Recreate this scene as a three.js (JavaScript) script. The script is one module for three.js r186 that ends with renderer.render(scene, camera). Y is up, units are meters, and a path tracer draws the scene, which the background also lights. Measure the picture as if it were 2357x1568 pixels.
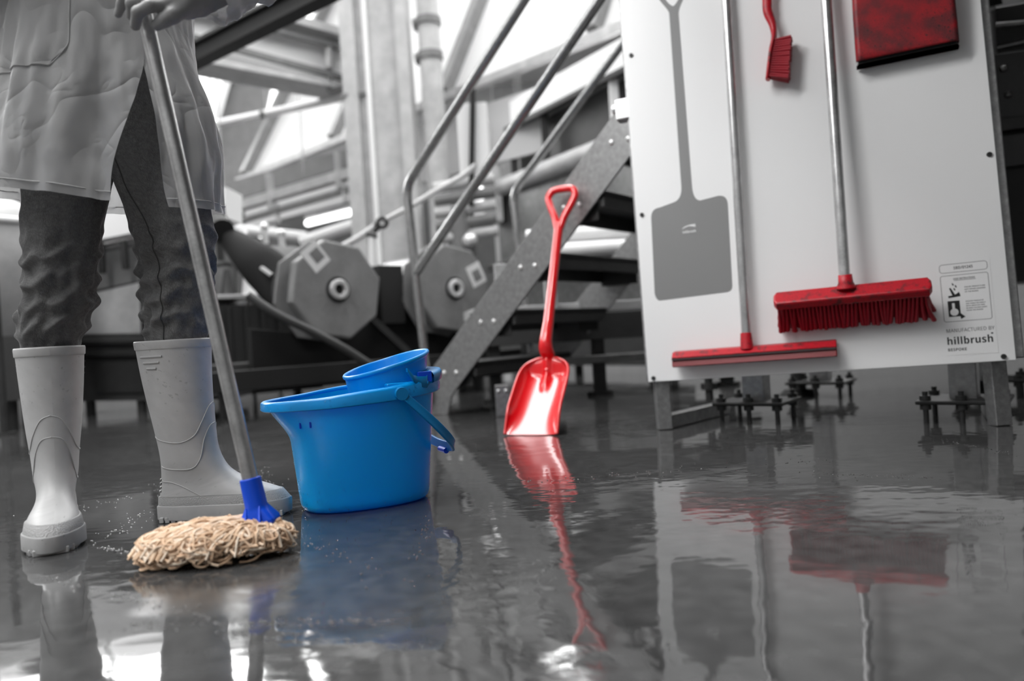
import * as THREE from 'three';
import { RoundedBoxGeometry } from 'three/addons/geometries/RoundedBoxGeometry.js';
import { mergeGeometries, mergeVertices, toCreasedNormals } from 'three/addons/utils/BufferGeometryUtils.js';
import { MarchingCubes } from 'three/addons/objects/MarchingCubes.js';
import { RectAreaLightUniformsLib } from 'three/addons/lights/RectAreaLightUniformsLib.js';
import { createNoise2D, createNoise3D } from 'simplex-noise';

// ------------------------------------------------------------------ camera, light, exposure
RectAreaLightUniformsLib.init();
const scene = new THREE.Scene();
const renderer = new THREE.WebGLRenderer({ antialias: true });
renderer.toneMapping = THREE.LinearToneMapping;
renderer.toneMappingExposure = 1.06;
renderer.shadowMap.enabled = true;

const camera = new THREE.PerspectiveCamera(47.07, 2357 / 1568, 0.05, 80);
camera.position.set(0, 0.344, 0);
camera.rotation.set(-0.0078, 0, -0.0623);
camera.focus = 1.68;
camera.userData.fStop = 1.7;
scene.add(camera);

const SKY = new THREE.Color(0.95, 0.96, 0.97);
scene.background = SKY;

function areaLight(name, w, h, at, look, intensity) {
  const l = new THREE.RectAreaLight(0xffffff, intensity, w, h);
  l.name = name;
  l.position.set(...at);
  l.lookAt(...look);
  scene.add(l);
  return l;
}
// daylight through the roof lights and the glazed gable; the glazing itself is built with the structure
const ROOF = 5.8;
for (const x of [-7.2, -2.4, 2.9]) areaLight('skylight_light', 0.9, 12.6, [x, ROOF - 0.02, -1.1], [x, 0, -1.1], 13);
for (const x of [0.4, 5.2]) areaLight('skylight_light', 0.9, 10.4, [x, ROOF - 0.02, -9.2], [x, 0, -9.2], 13);
const GABLE = { a: [-1.548, 5.168, -12], b: [-10.331, 5.005, -10.2], y0: 3.55, y1: ROOF };
{
  const { a, b, y0, y1 } = GABLE, w = Math.hypot(a[0] - b[0], a[2] - b[2]), n = [(b[2] - a[2]) / w, (a[0] - b[0]) / w], c = [(a[0] + b[0]) / 2, (y0 + y1) / 2, (a[2] + b[2]) / 2];
  areaLight('gable_window_light', w, y1 - y0, [c[0] + 0.1 * n[0], c[1], c[2] + 0.1 * n[1]], [c[0] + n[0], c[1] - 0.15, c[2] + n[1]], 15);
}

// ------------------------------------------------------------------ helpers
const V = (x, y, z) => (Array.isArray(x) ? new THREE.Vector3(...x) : new THREE.Vector3(x, y, z));
let seed = 12345;
const rnd = () => { seed = (seed * 1664525 + 1013904223) >>> 0; return seed / 4294967296; };
const rr = (a, b) => a + (b - a) * rnd();
const n2 = createNoise2D(rnd), n3 = createNoise3D(rnd);
const clamp = (x, a = 0, b = 1) => Math.min(b, Math.max(a, x));
const mix = (a, b, t) => a + (b - a) * t;
const sstep = (a, b, x) => { const t = clamp((x - a) / (b - a)); return t * t * (3 - 2 * t); };
function curve1(pairs) {                       // smooth interpolation through [x, y] pairs
  return (x) => {
    if (x <= pairs[0][0]) return pairs[0][1];
    for (let i = 1; i < pairs.length; i++) if (x <= pairs[i][0]) {
      const [x0, y0] = pairs[i - 1], [x1, y1] = pairs[i], t = (x - x0) / (x1 - x0);
      const m = (j) => { const a = pairs[Math.max(0, j - 1)], b = pairs[Math.min(pairs.length - 1, j + 1)]; return (b[1] - a[1]) / (b[0] - a[0]); };
      const d = x1 - x0, t2 = t * t, t3 = t2 * t;
      return (2 * t3 - 3 * t2 + 1) * y0 + (t3 - 2 * t2 + t) * d * m(i - 1) + (-2 * t3 + 3 * t2) * y1 + (t3 - t2) * d * m(i);
    }
    return pairs[pairs.length - 1][1];
  };
}
const used = new Map();
function numbered(n) { const k = used.get(n) ?? 0; used.set(n, k + 1); return k ? `${n}_${String(k).padStart(3, '0')}` : n; }
function tag(o, label, category, group) { o.userData.label = label; o.userData.category = category; if (group) o.userData.group = group; return o; }
function thing(name, label, category, at = [0, 0, 0], turn = 0, group) {
  const o = new THREE.Group();
  o.name = numbered(name); o.position.set(...at); o.rotation.y = turn;
  tag(o, label, category, group);
  scene.add(o); o.updateMatrixWorld(true);
  return o;
}
function frameThing(name, label, category, m4, group) {
  const o = thing(name, label, category, [0, 0, 0], 0, group);
  m4.decompose(o.position, o.quaternion, o.scale); o.updateMatrixWorld(true);
  return o;
}
function lpart(parent, name, geo, mat, label) {   // geometry in the parent's own space
  const m = new THREE.Mesh(geo, mat); m.name = name;
  if (label) m.userData.label = label;
  parent.add(m); m.updateMatrixWorld(true);
  return m;
}
function wpart(parent, name, geo, mat, label) {   // geometry in world space
  parent.updateWorldMatrix(true, false);
  return lpart(parent, name, geo.clone().applyMatrix4(parent.matrixWorld.clone().invert()), mat, label);
}
function struct(name, geo, mat) { const m = new THREE.Mesh(geo, mat); m.name = numbered(name); m.userData.kind = 'structure'; scene.add(m); m.updateMatrixWorld(true); return m; }

function uvBox(g, s = 1) {                        // uv in metres, by the way each face points
  g = g.index ? g.toNonIndexed() : g;
  const p = g.attributes.position, n = g.attributes.normal, uv = new Float32Array(p.count * 2);
  for (let i = 0; i < p.count; i += 3) {
    let nx = 0, ny = 0, nz = 0;
    for (let k = i; k < i + 3; k++) { nx += n.getX(k); ny += n.getY(k); nz += n.getZ(k); }
    nx = Math.abs(nx); ny = Math.abs(ny); nz = Math.abs(nz);
    for (let k = i; k < i + 3; k++) {
      const x = p.getX(k), y = p.getY(k), z = p.getZ(k);
      const [a, b] = ny >= nx && ny >= nz ? [x, z] : nx >= nz ? [z, y] : [x, y];
      uv[2 * k] = a * s; uv[2 * k + 1] = b * s;
    }
  }
  g.setAttribute('uv', new THREE.BufferAttribute(uv, 2));
  return g;
}
function merge(list) { return mergeGeometries(list.map((g) => { g = g.index ? g.toNonIndexed() : g; for (const k of Object.keys(g.attributes)) if (!['position', 'normal', 'uv', 'color'].includes(k)) g.deleteAttribute(k); return g; })); }
const box = (w, h, d, x = 0, y = 0, z = 0, r = 0.004) => uvBox(new RoundedBoxGeometry(w, h, d, 1, Math.min(r, w / 2.2, h / 2.2, d / 2.2)).translate(x, y, z));
function bar(p, q, w, h = w, up = [0, 1, 0], r = 0.003) {      // rectangular bar from p to q; h is measured along `up`
  p = V(p); q = V(q);
  const d = q.clone().sub(p), len = d.length(); d.normalize();
  let s = new THREE.Vector3().crossVectors(V(up), d); if (s.length() < 1e-4) s = new THREE.Vector3(1, 0, 0); s.normalize();
  const u = new THREE.Vector3().crossVectors(d, s);
  const m = new THREE.Matrix4().makeBasis(s, u, d).setPosition(p.clone().add(q).multiplyScalar(0.5));
  return box(w, h, len, 0, 0, 0, r).applyMatrix4(m);
}
function cyl(p, q, r, r2 = r, seg = 20, open = false) {
  p = V(p); q = V(q);
  const d = q.clone().sub(p), len = d.length();
  const g = new THREE.CylinderGeometry(r2, r, len, seg, 1, open);
  g.applyQuaternion(new THREE.Quaternion().setFromUnitVectors(new THREE.Vector3(0, 1, 0), d.normalize()));
  return uvBox(g.translate((p.x + q.x) / 2, (p.y + q.y) / 2, (p.z + q.z) / 2));
}
function tube(pts, r, seg = 60, rad = 12, tension = 0.5) {
  const c = new THREE.CatmullRomCurve3(pts.map((p) => V(p)), false, 'centripetal', tension);
  return new THREE.TubeGeometry(c, seg, r, rad, false);
}
function bent(pts, r, round, rad = 14) {          // pipe through points with rounded bends
  const P = pts.map((p) => V(p)), path = new THREE.CurvePath();
  let from = P[0];
  for (let i = 1; i < P.length - 1; i++) {
    const a = P[i].clone().add(P[i - 1].clone().sub(P[i]).setLength(round)), b = P[i].clone().add(P[i + 1].clone().sub(P[i]).setLength(round));
    path.add(new THREE.LineCurve3(from, a)); path.add(new THREE.QuadraticBezierCurve3(a, P[i], b)); from = b;
  }
  path.add(new THREE.LineCurve3(from, P[P.length - 1]));
  const list = path.curves.map((c) => new THREE.TubeGeometry(c, c.isLineCurve3 ? 1 : 8, r, rad, false));
  const end = (c, e) => { const g = new THREE.CircleGeometry(r, rad); const t = c.getTangent(e); if (e === 0) t.negate(); g.lookAt(t); const p = c.getPoint(e); return g.translate(p.x, p.y, p.z); };
  list.push(end(path.curves[0], 0), end(path.curves[path.curves.length - 1], 1));
  return uvBox(merge(list));
}
function loft(rings, { closed = true, capA = false, capB = false, uvs } = {}) {
  const n = rings[0].length, cols = closed ? n + 1 : n, pos = [], uv = [], idx = [];
  let along = 0;
  rings.forEach((R, j) => {
    if (j) { let d = 0; for (let i = 0; i < n; i += 4) d += R[i].distanceTo(rings[j - 1][i]); along += d / Math.ceil(n / 4); }
    let arc = 0;
    for (let i = 0; i < cols; i++) {
      const p = R[i % n]; if (i) arc += p.distanceTo(R[i - 1]);
      pos.push(p.x, p.y, p.z); uv.push(arc, along);
    }
  });
  for (let j = 0; j + 1 < rings.length; j++) for (let i = 0; i + 1 < cols; i++) {
    const a = j * cols + i, b = a + 1, c = a + cols, d = c + 1;
    idx.push(a, c, b, b, c, d);
  }
  const g = new THREE.BufferGeometry();
  g.setAttribute('position', new THREE.Float32BufferAttribute(pos, 3));
  g.setAttribute('uv', new THREE.Float32BufferAttribute(uvs ?? uv, 2));
  g.setIndex(idx); g.computeVertexNormals();
  if (closed) {
    const N = g.attributes.normal, v = new THREE.Vector3(), w = new THREE.Vector3();
    for (let j = 0; j < rings.length; j++) {
      const a = j * cols, b = a + n; v.fromBufferAttribute(N, a).add(w.fromBufferAttribute(N, b)).normalize();
      N.setXYZ(a, v.x, v.y, v.z); N.setXYZ(b, v.x, v.y, v.z);
    }
  }
  const caps = [];
  const cap = (R, flip) => {
    const c = R.reduce((s, p) => s.add(p), new THREE.Vector3()).multiplyScalar(1 / n), P = [], I = [];
    R.forEach((p) => P.push(p.x, p.y, p.z)); P.push(c.x, c.y, c.z);
    for (let i = 0; i < n; i++) I.push(...(flip ? [n, (i + 1) % n, i] : [n, i, (i + 1) % n]));
    const q = new THREE.BufferGeometry(); q.setAttribute('position', new THREE.Float32BufferAttribute(P, 3));
    q.setAttribute('uv', new THREE.Float32BufferAttribute(new Array((n + 1) * 2).fill(0), 2)); q.setIndex(I);
    const f = q.toNonIndexed(); f.computeVertexNormals(); return f;
  };
  if (capA) caps.push(cap(rings[0], false));
  if (capB) caps.push(cap(rings[rings.length - 1], true));
  return caps.length ? merge([g, ...caps]) : g;
}
function extrude(shape, depth, bevel = 0.003, curveSegments = 16) {
  const g = new THREE.ExtrudeGeometry(shape, { depth: depth - 2 * bevel, bevelEnabled: bevel > 0, bevelSize: bevel, bevelThickness: bevel, bevelSegments: 2, bevelOffset: -bevel, curveSegments });
  return uvBox(g.translate(0, 0, bevel));
}
const poly = (pts) => new THREE.Shape(pts.map((p) => new THREE.Vector2(...p)));
function rrect(x0, y0, x1, y1, r) {
  const s = new THREE.Shape();
  s.moveTo(x0 + r, y0); s.lineTo(x1 - r, y0); s.absarc(x1 - r, y0 + r, r, -Math.PI / 2, 0); s.lineTo(x1, y1 - r); s.absarc(x1 - r, y1 - r, r, 0, Math.PI / 2);
  s.lineTo(x0 + r, y1); s.absarc(x0 + r, y1 - r, r, Math.PI / 2, Math.PI); s.lineTo(x0, y0 + r); s.absarc(x0 + r, y0 + r, r, Math.PI, Math.PI * 1.5);
  return s;
}
function plate(a, b, c, d, t) {                    // flat slab through four corners, thickness t behind the face
  [a, b, c, d] = [a, b, c, d].map((p) => V(p));
  const n = new THREE.Vector3().crossVectors(b.clone().sub(a), d.clone().sub(a)).normalize().multiplyScalar(-t);
  const F = [a, b, c, d], B = F.map((p) => p.clone().add(n)), pos = [];
  const quad = (p, q, r, s) => pos.push(...[p, q, r, p, r, s].flatMap((v) => [v.x, v.y, v.z]));
  quad(...F); quad(B[3], B[2], B[1], B[0]);
  for (let i = 0; i < 4; i++) quad(F[(i + 1) % 4], F[i], B[i], B[(i + 1) % 4]);
  const g = new THREE.BufferGeometry();
  g.setAttribute('position', new THREE.Float32BufferAttribute(pos, 3)); g.computeVertexNormals();
  return uvBox(g);
}
const upright = (p, q, y0, y1, t) => plate([p[0], y0, p[2]], [q[0], y0, q[2]], [q[0], y1, q[2]], [p[0], y1, p[2]], t);   // vertical slab over the line p-q
function blob(sdf, c, half, cell) {                // mesh of a distance field in a cube round c
  const N = Math.max(12, Math.ceil((2 * half) / cell));
  const mc = new MarchingCubes(N, new THREE.MeshStandardMaterial(), false, false, 400000);
  const h = N / 2, p = new THREE.Vector3();
  for (let k = 0; k < N; k++) for (let j = 0; j < N; j++) for (let i = 0; i < N; i++) {
    p.set(c[0] + ((i - h) / h) * half, c[1] + ((j - h) / h) * half, c[2] + ((k - h) / h) * half);
    mc.field[i + j * N + k * N * N] = -sdf(p);
  }
  mc.isolation = 0; mc.update();
  const cnt = mc.count, g = new THREE.BufferGeometry();
  const pos = mc.positionArray.slice(0, cnt * 3);
  for (let i = 0; i < cnt * 3; i++) pos[i] = pos[i] * half + c[i % 3];
  g.setAttribute('position', new THREE.Float32BufferAttribute(pos, 3));
  const m = mergeVertices(g, 1e-5); m.computeVertexNormals();
  return uvBox(m);
}
const capD = (p, a, b, ra, rb) => {
  const bx = b.x - a.x, by = b.y - a.y, bz = b.z - a.z, px = p.x - a.x, py = p.y - a.y, pz = p.z - a.z;
  const t = clamp((px * bx + py * by + pz * bz) / (bx * bx + by * by + bz * bz + 1e-12));
  return Math.hypot(px - bx * t, py - by * t, pz - bz * t) - mix(ra, rb, t);
};
const smin = (a, b, k) => { const h = Math.max(k - Math.abs(a - b), 0) / k; return Math.min(a, b) - h * h * k * 0.25; };

// ------------------------------------------------------------------ textures and materials
function tex(n, fn, { srgb = false, tile = 1, floats = false } = {}) {
  const data = floats ? new Float32Array(n * n * 4) : new Uint8Array(n * n * 4);
  for (let y = 0; y < n; y++) for (let x = 0; x < n; x++) {
    const v = fn(x / n, y / n), c = Array.isArray(v) ? v : [v, v, v], o = (y * n + x) * 4;
    for (let k = 0; k < 3; k++) data[o + k] = floats ? c[k] : Math.round(clamp(c[k]) * 255);
    data[o + 3] = floats ? 1 : 255;
  }
  const t = new THREE.DataTexture(data, n, n, THREE.RGBAFormat, floats ? THREE.FloatType : THREE.UnsignedByteType);
  t.wrapS = t.wrapT = THREE.RepeatWrapping; t.magFilter = THREE.LinearFilter; t.minFilter = THREE.LinearFilter;
  if (srgb) t.colorSpace = THREE.SRGBColorSpace;
  t.repeat.set(1 / tile, 1 / tile); t.needsUpdate = true;
  return t;
}
const TAU = Math.PI * 2;
const torus = createNoise3D(rnd), torus2 = createNoise3D(rnd);
// noise that repeats over the unit square: two turned slices of 3-D noise blended over the edges
function tn(u, v, f, s = 0) {
  const w = (a) => sstep(0, 1, a);
  const a = torus(u * f, v * f, s), b = torus((u - 1) * f, v * f, s), c = torus(u * f, (v - 1) * f, s), d = torus((u - 1) * f, (v - 1) * f, s);
  const x = w(u), y = w(v);
  return mix(mix(a, b, x), mix(c, d, x), y);
}
const fbm = (u, v, f, o = 4, s = 0) => { let a = 0, g = 1, t = 0; for (let i = 0; i < o; i++) { a += g * tn(u, v, f * 2 ** i, s + i * 7.3); t += g; g *= 0.5; } return a / t; };
const T = {};
T.worn = tex(512, (u, v) => { const k = 0.86 + 0.1 * fbm(u, v, 5, 5) + 0.05 * fbm(u, v, 60, 2, 3); return k; }, { tile: 0.8, srgb: true });
T.steel = tex(512, (u, v) => 0.82 + 0.14 * fbm(u, v, 7, 5, 9) + 0.06 * fbm(u, v, 50, 3, 2), { tile: 0.5, srgb: true });
T.galv = tex(512, (u, v) => 0.8 + 0.12 * fbm(u, v, 12, 4, 9) + 0.06 * fbm(u, v, 70, 3, 2), { tile: 0.35, srgb: true });
T.dirt = tex(512, (u, v) => 0.5 + 0.5 * fbm(u, v, 6, 6, 5), { tile: 0.6 });
T.denim = tex(512, (u, v) => {
  const tw = 0.5 + 0.5 * Math.sin(TAU * (u * 64 + v * 64)), sl = 0.5 + 0.5 * fbm(u, v * 0.2, 90, 2, 4);
  return clamp(0.62 + 0.16 * (tw - 0.5) + 0.34 * (sl - 0.5) + 0.09 * fbm(u, v, 8, 4, 11));
}, { tile: 0.12, srgb: true });
T.crinkle = tex(512, (u, v) => { const a = 1 - Math.abs(fbm(u, v, 2.5, 2, 1)), b = 1 - Math.abs(fbm(u, v, 6, 2, 8)), m = sstep(-0.2, 0.5, fbm(u, v, 3, 2, 15)); return 0.6 * a ** 6 + 0.35 * m * b ** 5 + 0.04 * fbm(u, v, 30, 2, 4); }, { tile: 0.42, floats: true });
T.fine = tex(256, (u, v) => 0.5 + 0.5 * fbm(u, v, 40, 3, 6), { tile: 0.1, floats: true });
T.scuff = tex(512, (u, v) => { const k = fbm(u, v, 6, 5, 21), s = sstep(0.42, 0.6, fbm(u, v, 18, 4, 33)); return clamp(0.93 + 0.05 * k - 0.12 * s); }, { tile: 0.3, srgb: true });
T.redworn = tex(512, (u, v) => {
  const k = fbm(u, v, 7, 6, 41), d = sstep(0.05, 0.5, k), f = 0.5 + 0.5 * fbm(u, v, 40, 3, 3);
  return [mix(0.70, 0.34, d * 0.8) * (0.85 + 0.3 * f), mix(0.04, 0.13, d) * (0.7 + 0.6 * f), mix(0.12, 0.14, d) * (0.7 + 0.6 * f)];
}, { tile: 0.25, srgb: true });
T.redgrime = tex(512, (u, v) => {
  const k = fbm(u, v, 4, 6, 51), d = sstep(-0.35, 0.45, k), s = sstep(0.34, 0.5, fbm(u, v, 22, 4, 57)), f = 0.75 + 0.5 * (0.5 + 0.5 * fbm(u, v, 60, 3, 3));
  return [mix(mix(0.60, 0.36, d), 0.16, s) * f, mix(mix(0.03, 0.10, d), 0.08, s) * f, mix(mix(0.09, 0.12, d), 0.09, s) * f];
}, { tile: 0.33, srgb: true });
const S = (v) => new THREE.Color(v, v, v).convertSRGBToLinear();
function mat(v, rough = 0.6, metal = 0, extra = {}) {
  return new THREE.MeshPhysicalMaterial({ color: Array.isArray(v) ? new THREE.Color().setRGB(...v, THREE.SRGBColorSpace) : S(v), roughness: rough, metalness: metal, ...extra });
}
const M = {
  board: mat(0.93, 0.35), print: mat(0.50, 0.5), ink: mat(0.05, 0.6),
  galv: mat(0.74, 0.42, 0.8, { map: T.galv, bumpMap: T.fine, bumpScale: 0.0002 }),
  rail: mat(0.85, 0.26, 0.95, { map: T.galv }),
  steel: mat(0.62, 0.35, 0.9, { map: T.steel }),
  darksteel: mat(0.30, 0.5, 0.6, { map: T.worn }),
  black: mat(0.11, 0.55, 0, { map: T.worn }),
  rubber: mat(0.07, 0.7),
  guard: mat(0.55, 0.5, 0.1, { map: T.worn }),
  paintDark: mat(0.30, 0.5, 0.1, { map: T.worn }),
  paintMid: mat(0.52, 0.5, 0.1, { map: T.worn }),
  paintLight: mat(0.80, 0.5, 0, { map: T.worn }),
  white: mat(0.92, 0.45),
  sticker: mat(0.80, 0.5), bright: mat(0.85, 0.3, 0.6),
  roofPanel: mat(0.74, 0.8), concrete: mat(0.62, 0.85, 0, { map: T.worn }),
  red: mat([0.88, 0.0, 0.06], 0.3, 0, { clearcoat: 1, clearcoatRoughness: 0.14 }), redworn: mat([1, 1, 1], 0.45, 0, { map: T.redworn }), redgrime: mat([1, 1, 1], 0.5, 0, { map: T.redgrime }), redbristle: mat([0.58, 0.01, 0.11], 0.5), 
  blue: mat([0.0, 0.76, 1.0], 0.3, 0, { transmission: 0.32 }), blueRim: mat([0.0, 0.60, 0.92], 0.3), blueBail: mat([0.0, 0.50, 0.76], 0.35), blueDeep: mat([0.0, 0.30, 0.86], 0.35),
  alu: mat(0.90, 0.27, 0.72, { map: T.steel }),
  boot: mat(0.80, 0.42, 0, { map: T.scuff }), sole: mat(0.76, 0.55, 0, { map: T.scuff }),
  denim: mat(0.66, 0.95, 0, { map: T.denim, bumpMap: T.fine, bumpScale: 0.0006, sheen: 1, sheenColor: new THREE.Color(0.7, 0.7, 0.7), sheenRoughness: 0.35 }),
  stitch: mat(0.30, 0.9), coat: mat(0.80, 0.9, 0, { transmission: 0.54, bumpMap: T.crinkle, bumpScale: 0.0042, side: THREE.DoubleSide }),
  skin: mat(0.58, 0.55, 0, { bumpMap: T.fine, bumpScale: 0.0004 }), hair: mat(0.85, 0.9),
  rope: mat(0.85, 0.8),
};

// ------------------------------------------------------------------ the hall
{
  // wet floor: uneven screed with a film of water that ripples in patches
  const ripple = tex(1024, (u, v) => {
    const patch = sstep(-0.1, 0.4, fbm(u, v, 5, 4, 61));
    const w = fbm(u, v * 1.6, 26, 2, 71), f = fbm(u, v * 1.5, 80, 2, 81), s = fbm(u, v, 9, 2, 91);
    const g = fbm(u, v, 240, 2, 95);
    return 0.5 + 0.16 * s + (0.045 + 0.16 * patch) * w + (0.006 + 0.05 * patch) * f + (0.0008 + 0.006 * patch) * g;
  }, { tile: 2.9, floats: true });
  const wet = tex(1024, (u, v) => {
    const p = sstep(0.28, 0.5, fbm(u, v, 6, 5, 101)), g = sstep(0.45, 0.6, fbm(u, v, 45, 3, 111));
    return clamp(0.045 + 0.16 * p + 0.08 * g * p);
  }, { tile: 3.7 });
  const tone = tex(1024, (u, v) => clamp(0.25 + 0.06 * fbm(u, v, 5, 6, 121) + 0.05 * fbm(u, v, 90, 2, 131)), { tile: 4.3, srgb: true });
  const fm = new THREE.MeshPhysicalMaterial({ color: 0xffffff, map: tone, roughness: 1, roughnessMap: wet, bumpMap: ripple, bumpScale: 0.0028, ior: 1.45 });
  struct('floor', uvBox(new THREE.BoxGeometry(21, 0.12, 24).translate(-0.5, -0.06, -5.5)), fm);

  const wall = mat(0.66, 0.8, 0, { map: T.worn });
  const X0 = -10.8, X1 = 9.8, Z0 = -17.2, Z1 = 6.2, H = 6.1;
  struct('wall_back', uvBox(new THREE.BoxGeometry(X1 - X0, H, 0.2).translate((X0 + X1) / 2, H / 2, Z0)), wall);
  struct('wall_front', uvBox(new THREE.BoxGeometry(X1 - X0, H, 0.2).translate((X0 + X1) / 2, H / 2, Z1)), wall);
  struct('wall_left', uvBox(new THREE.BoxGeometry(0.2, H, Z1 - Z0).translate(X0, H / 2, (Z0 + Z1) / 2)), wall);
  struct('wall_right', uvBox(new THREE.BoxGeometry(0.2, H, Z1 - Z0).translate(X1, H / 2, (Z0 + Z1) / 2)), wall);
  // flat roof, left open over three long roof lights
  const lights = [-7.2, -2.4, 2.9], half = 0.46, zA = -7.5, zB = 5.3, roof = [];
  const slab = (x0, x1, z0, z1) => roof.push(uvBox(new THREE.BoxGeometry(x1 - x0, 0.2, z1 - z0).translate((x0 + x1) / 2, ROOF + 0.1, (z0 + z1) / 2)));
  const far = [0.4, 5.2], bA = -14.5, bB = -3.9;          // two more roof lights over the far aisles
  slab(X0, X1, zB, Z1); slab(X0, X1, Z0, bA); slab(X0, far[0] - half, bA, zA); slab(far[0] + half, far[1] - half, bA, zA); slab(far[1] + half, X1, bA, zA);
  const edges = [X0, ...lights.flatMap((x) => [x - half, x + half]), X1];
  for (let i = 0; i < edges.length; i += 2) if (i < 4) slab(edges[i], edges[i + 1], zA, zB);
  far.forEach((x, k) => { const e0 = edges[4 + 2 * k], e1 = edges[5 + 2 * k]; slab(e0, x - half, zA, bB); slab(x + half, e1, zA, bB); slab(e0, e1, bB, zB); });
  struct('ceiling', merge(roof), mat(0.8, 0.8));
  const glow = mat(0.9, 0.6, 0, { emissive: new THREE.Color(1, 1, 1), emissiveIntensity: 2.2 });
  lights.forEach((x, i) => {
    const w = struct('window_' + (i + 2), merge([-1, 1].map((s) => box(0.05, 0.2, 12.8, x + s * 0.46, ROOF + 0.1, -1.1)).concat([1, 2, 3, 4, 5].map((k) => box(0.92, 0.06, 0.05, x, ROOF + 0.12, -7.5 + k * 2.133)))), M.paintLight);
    for (let k = 0; k < 6; k++) lpart(w, 'pane', box(0.9, 0.02, 2.09, x, ROOF + 0.17, -6.43 + 2.133 * k, 0.002), glow);
  });
  far.forEach((bx, n) => {
    const w = struct('window_' + (n + 5), merge([-1, 1].map((s) => box(0.05, 0.2, 10.6, bx + s * 0.46, ROOF + 0.1, -9.2)).concat([1, 2, 3, 4].map((k) => box(0.92, 0.06, 0.05, bx, ROOF + 0.12, bA + k * 2.12)))), M.paintLight);
    for (let k = 0; k < 5; k++) lpart(w, 'pane', box(0.9, 0.02, 2.08, bx, ROOF + 0.17, bA + 1.06 + 2.12 * k, 0.002), glow);
  });
  // glazed gable high up behind the worker
  const { a, b, y0, y1 } = GABLE;
  const n = 6, w1 = struct('window_1', merge([upright([b[0], 0, b[2]], [a[0], 0, a[2]], y0 - 0.12, y0, 0.12), upright([b[0], 0, b[2]], [a[0], 0, a[2]], y1 - 0.1, y1, 0.1)]), M.paintLight);
  for (let k = 0; k < n; k++) {
    const p = [mix(b[0], a[0], k / n), 0, mix(b[2], a[2], k / n)], q = [mix(b[0], a[0], (k + 0.985) / n), 0, mix(b[2], a[2], (k + 0.985) / n)];
    lpart(w1, 'pane', upright(p, q, y0, y1 - 0.1, 0.02), glow);
    lpart(w1, 'glazing_bar', bar([q[0], y0, q[2] + 0.03], [q[0], y1, q[2] + 0.03], 0.05, 0.05), M.paintLight);
  }
}
// sloping light cladding over the far aisle, with the beam it springs from
{
  const L = [-3.128, 2.358, -9.3], R = [1.182, 2.544, -5.5];
  const d = V(R).sub(V(L)).setY(0).normalize(), away = new THREE.Vector3(d.z, 0, -d.x);
  if (away.z > 0) away.negate();
  const up = (p, m, h) => V(p).addScaledVector(away, m).add(V(0, h, 0)).toArray();
  struct('trim_1', bar(L, R, 0.08, 0.07), M.paintLight);
  const fascia = struct('wall_fascia', upright(up(L, 0.06, 0), up(R, 0.06, 0), L[1] - 0.55, L[1] - 0.03, 0.04), M.roofPanel);
  const cl = struct('wall_cladding', plate(up(L, 0.05, 0.05), up(R, 0.05, 0.05), up(R, 1.5, 2.6), up(L, 1.5, 2.6), 0.06), M.roofPanel);
  for (const t of [0.03, 0.33, 0.62, 0.9]) {
    const p = V(L).lerp(V(R), t).toArray();
    lpart(cl, 'rafter', bar(up(p, 0, 0.05), up(p, 1.42, 2.62), 0.1, 0.12), M.paintMid);
  }
  struct('wall_gable', plate([-3.648, 2.385, -9.6], [-3.09, 2.35, -9.6], [-2.76, 3.978, -9.9], [-3.34, 4.014, -9.9], 0.05), M.paintMid);
  struct('trim_2', bar([-3.545, 2.86, -9.5], [-3.305, 3.922, -9.8], 0.1, 0.1), M.white);
  struct('wall_partition', upright([-5.243, 2.322, -11], [0.117, 1.988, -11], 0, 2.35, 0.1), mat(0.42, 0.7, 0, { map: T.worn }));
}
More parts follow.
